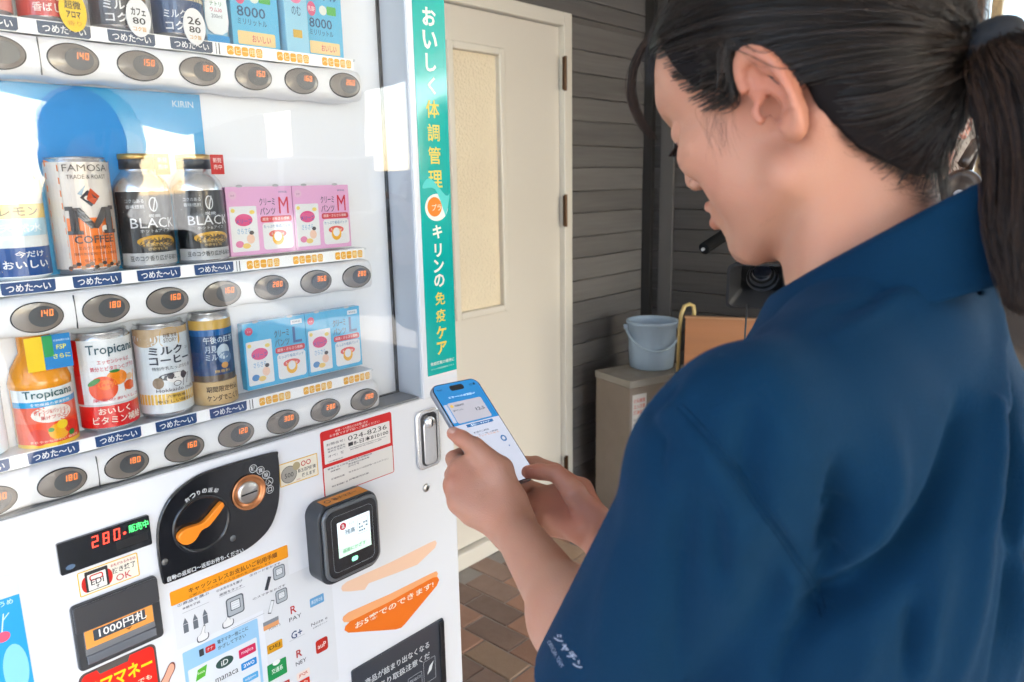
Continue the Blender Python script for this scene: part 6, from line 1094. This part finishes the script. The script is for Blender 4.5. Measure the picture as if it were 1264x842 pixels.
E2 = atd(1187, 146, 1.15); O2 = E2 + np.array([.0, .078, 0]); F2 = np.array([-.93, .10, -.30]); F2 /= np.linalg.norm(F2); R2 = np.cross(F2, [0, 0, 1.]); R2 /= np.linalg.norm(R2); U2 = np.cross(R2, F2); M2 = np.stack([R2, F2, U2], 1)
op = thing('person', 'camera operator with pale hair and headphones round the neck, mostly hidden behind the woman', 'person', (O2[0] + .06, O2[1], 0))
w2 = lambda p: O2 + M2 @ np.asarray(p, float)
SL2, SR2 = O2 + np.array([.08, -.19, -.235]), O2 + np.array([.08, .19, -.235])
gl_h, gr_h = np.array(fc(-.040, -.040, -.16)), np.array(fc(-.026, .005, -.19)); EL2 = np.array([1.38, .16, 1.10]); ER2 = np.array([1.46, .50, 1.12])
def op_skin(P):
    d = head_local(((P - O2) @ M2).astype(np.float32)); d = smin(d, cap(P, w2((0, -.02, -.04)), O2 + np.array([.06, 0, -.19]), .056, .064), .03)
    for s_, e, h_, sg in ((SL2, EL2, gl_h, 1), (SR2, ER2, gr_h, -1)):
        wv = e + (h_ - e) * .78; a2 = chain(P, [s_, e, wv], [.045, .04, .028], .02); dr = (h_ - wv) / np.linalg.norm(h_ - wv); a2 = smin(a2, cap(P, wv, h_ - dr * .02, .024, .030), .015)
        for k in range(4): b0_ = h_ + CF * (.03 - .02 * k); a2 = smin(a2, chain(P, [h_ - dr * .02 + CF * (.03 - .02 * k), b0_ + CR * sg * .006 - CU * .012, b0_ - CR * sg * .028 - CU * .014], [.010, .0095, .008], .004), .006)
        a2 = smin(a2, chain(P, [h_ - dr * .02, h_ + CR * sg * .016 + CU * .03, h_ + CR * sg * .008 + CU * .05 + CF * .02], [.013, .011, .009], .004), .006); d = smin(d, a2, .01)
    return smin(d, ell(P, O2 + np.array([.07, 0, -.40]), (.10, .17, .22)), .05)
lo_ = (.88, -.02, .98); hi_ = (1.62, .80, 1.72)
V, Q = sdf_mesh([(lo_, hi_, op_skin)], lo_, hi_, .0042, .01, 1); ob = fast_obj('body', V, Q, skin_mat('skin_operator', (.58, .33, .24), (.60, .24, .17)), op)
fl = .9 * np.exp(-(np.linalg.norm(V - E2, axis=1) / .04) ** 2); ca = ob.data.attributes.new('flush', 'FLOAT', 'POINT'); ca.data.foreach_set('value', fl.astype(np.float32))
def jacket(P):
    d = ell(P, O2 + np.array([.07, 0, -.47]), (.125, .195, .34)); d = smin(d, cap(P, SL2, SR2, .075, .075), .06)
    for s_, e, h_ in ((SL2, EL2, gl_h), (SR2, ER2, gr_h)): wv = e + (h_ - e) * .72; d = smin(d, chain(P, [s_, e, wv], [.062, .055, .042], .02), .03)
    d = np.maximum(d, -cap(P, O2 + np.array([.05, 0, -.22]), O2 + np.array([.02, 0, -.05]), .062, .085)); return np.maximum(d, .80 - P[:, 2])
lo_ = (.95, -.05, .78); V, Q = sdf_mesh([(lo_, (1.66, .85, 1.50), jacket)], lo_, (1.66, .85, 1.50), .008, .01, 1); fast_obj('jacket', V, Q, mat('jacket_brown', (.05, .036, .028), .75, bump=.3, bscale=500), op)
def tr2(P):
    c_ = O2 + np.array([.07, 0, 0]); d = ell(P, (c_[0], c_[1], .86), (.13, .17, .15))
    for sg in (-1, 1): d = smin(d, chain(P, [(c_[0], c_[1] + sg * .09, .84), (c_[0] - .01, c_[1] + sg * .10, .46), (c_[0], c_[1] + sg * .11, .03)], [.09, .07, .058], .02), .03)
    return np.maximum(d, .004 - P[:, 2])
lo_ = (1.2, .05, -.01); V, Q = sdf_mesh([(lo_, (1.65, .70, 1.02), tr2)], lo_, (1.65, .70, 1.02), .013, .01, 1); fast_obj('trousers', V, Q, mat('trouser_grey', (.05, .05, .055), .75), op)
D_ = hr.normal(size=(26000, 3)); D_ /= np.linalg.norm(D_, axis=1)[:, None]; Rr = surf(D_); p = HC + D_ * Rr[:, None]; ok = p[:, 2] > hairline(p[:, 1]); D_, p = D_[ok][:7000], p[ok][:7000]; n_ = len(p)
fall = np.stack([np.sign(p[:, 0]) * .2, -.5 + 0 * p[:, 0], -1 + 0 * p[:, 0]], 1) + hr.normal(size=(n_, 3)) * .25; seg = []
for k in range(7):
    t = k / 6; q_ = p + D_ * (.004 + .010 * math.sin(math.pi * min(1, t + .1)))[...] if False else p + D_ * (.003 + .010 * t) + fall * (.035 * t); seg.append(q_)
strands('hair', O2 + np.stack(seg, 1) @ M2.T, .0005, mat('hair_grey', (.62, .58, .52), .45), op)
hp = thing('headphones', 'dark brown headphones hanging round the operator\'s neck, seen under the ponytail', 'headphones', tuple(O2 + np.array([.05, 0, -.17])))
c0_ = atd(1186, 236, 1.10); nd = Vector(CAM - c0_).normalized(); sd_ = nd.cross(Vector((0, 0, 1))).normalized(); ud = sd_.cross(nd); m_hp = mat('headphone_brown', (.045, .03, .022), .35, coat=.3)
def ring_at(r_, h_): return [tuple(Vector(c0_) + nd * h_ + sd_ * (r_ * math.cos(2 * math.pi * i / 28)) + ud * (r_ * 1.1 * math.sin(2 * math.pi * i / 28))) for i in range(28)]
g = G(); rg = [ring_at(.026, -.02), ring_at(.029, -.008), ring_at(.026, .004), ring_at(.019, .006), ring_at(.016, .002), ring_at(.002, .003)]; g.add([p_ for r_ in rg for p_ in r_], [(i * 28 + j, i * 28 + (j + 1) % 28, (i + 1) * 28 + (j + 1) % 28, (i + 1) * 28 + j) for i in range(5) for j in range(28)]); g.build('ear_cup', m_hp, hp, smooth=True)
G().tube([tuple(Vector(c0_) + ud * .04), tuple(Vector(atd(1205, 176, 1.12))), tuple(O2 + np.array([.12, -.06, -.12])), tuple(O2 + np.array([.15, .03, -.11])), tuple(O2 + np.array([.08, .10, -.15]))], .008, 8).build('headband', m_hp, hp, smooth=True)
pr = Print(hp, lambda a, b_, h: tuple(Vector(c0_) + nd * (.006 + h) + sd_ * a + ud * b_)); pr.disc('c8ccd0', .002, -.004, .007, .006, name='badge'); pr.done({'c8ccd0': MATS['camcorder_silver']})
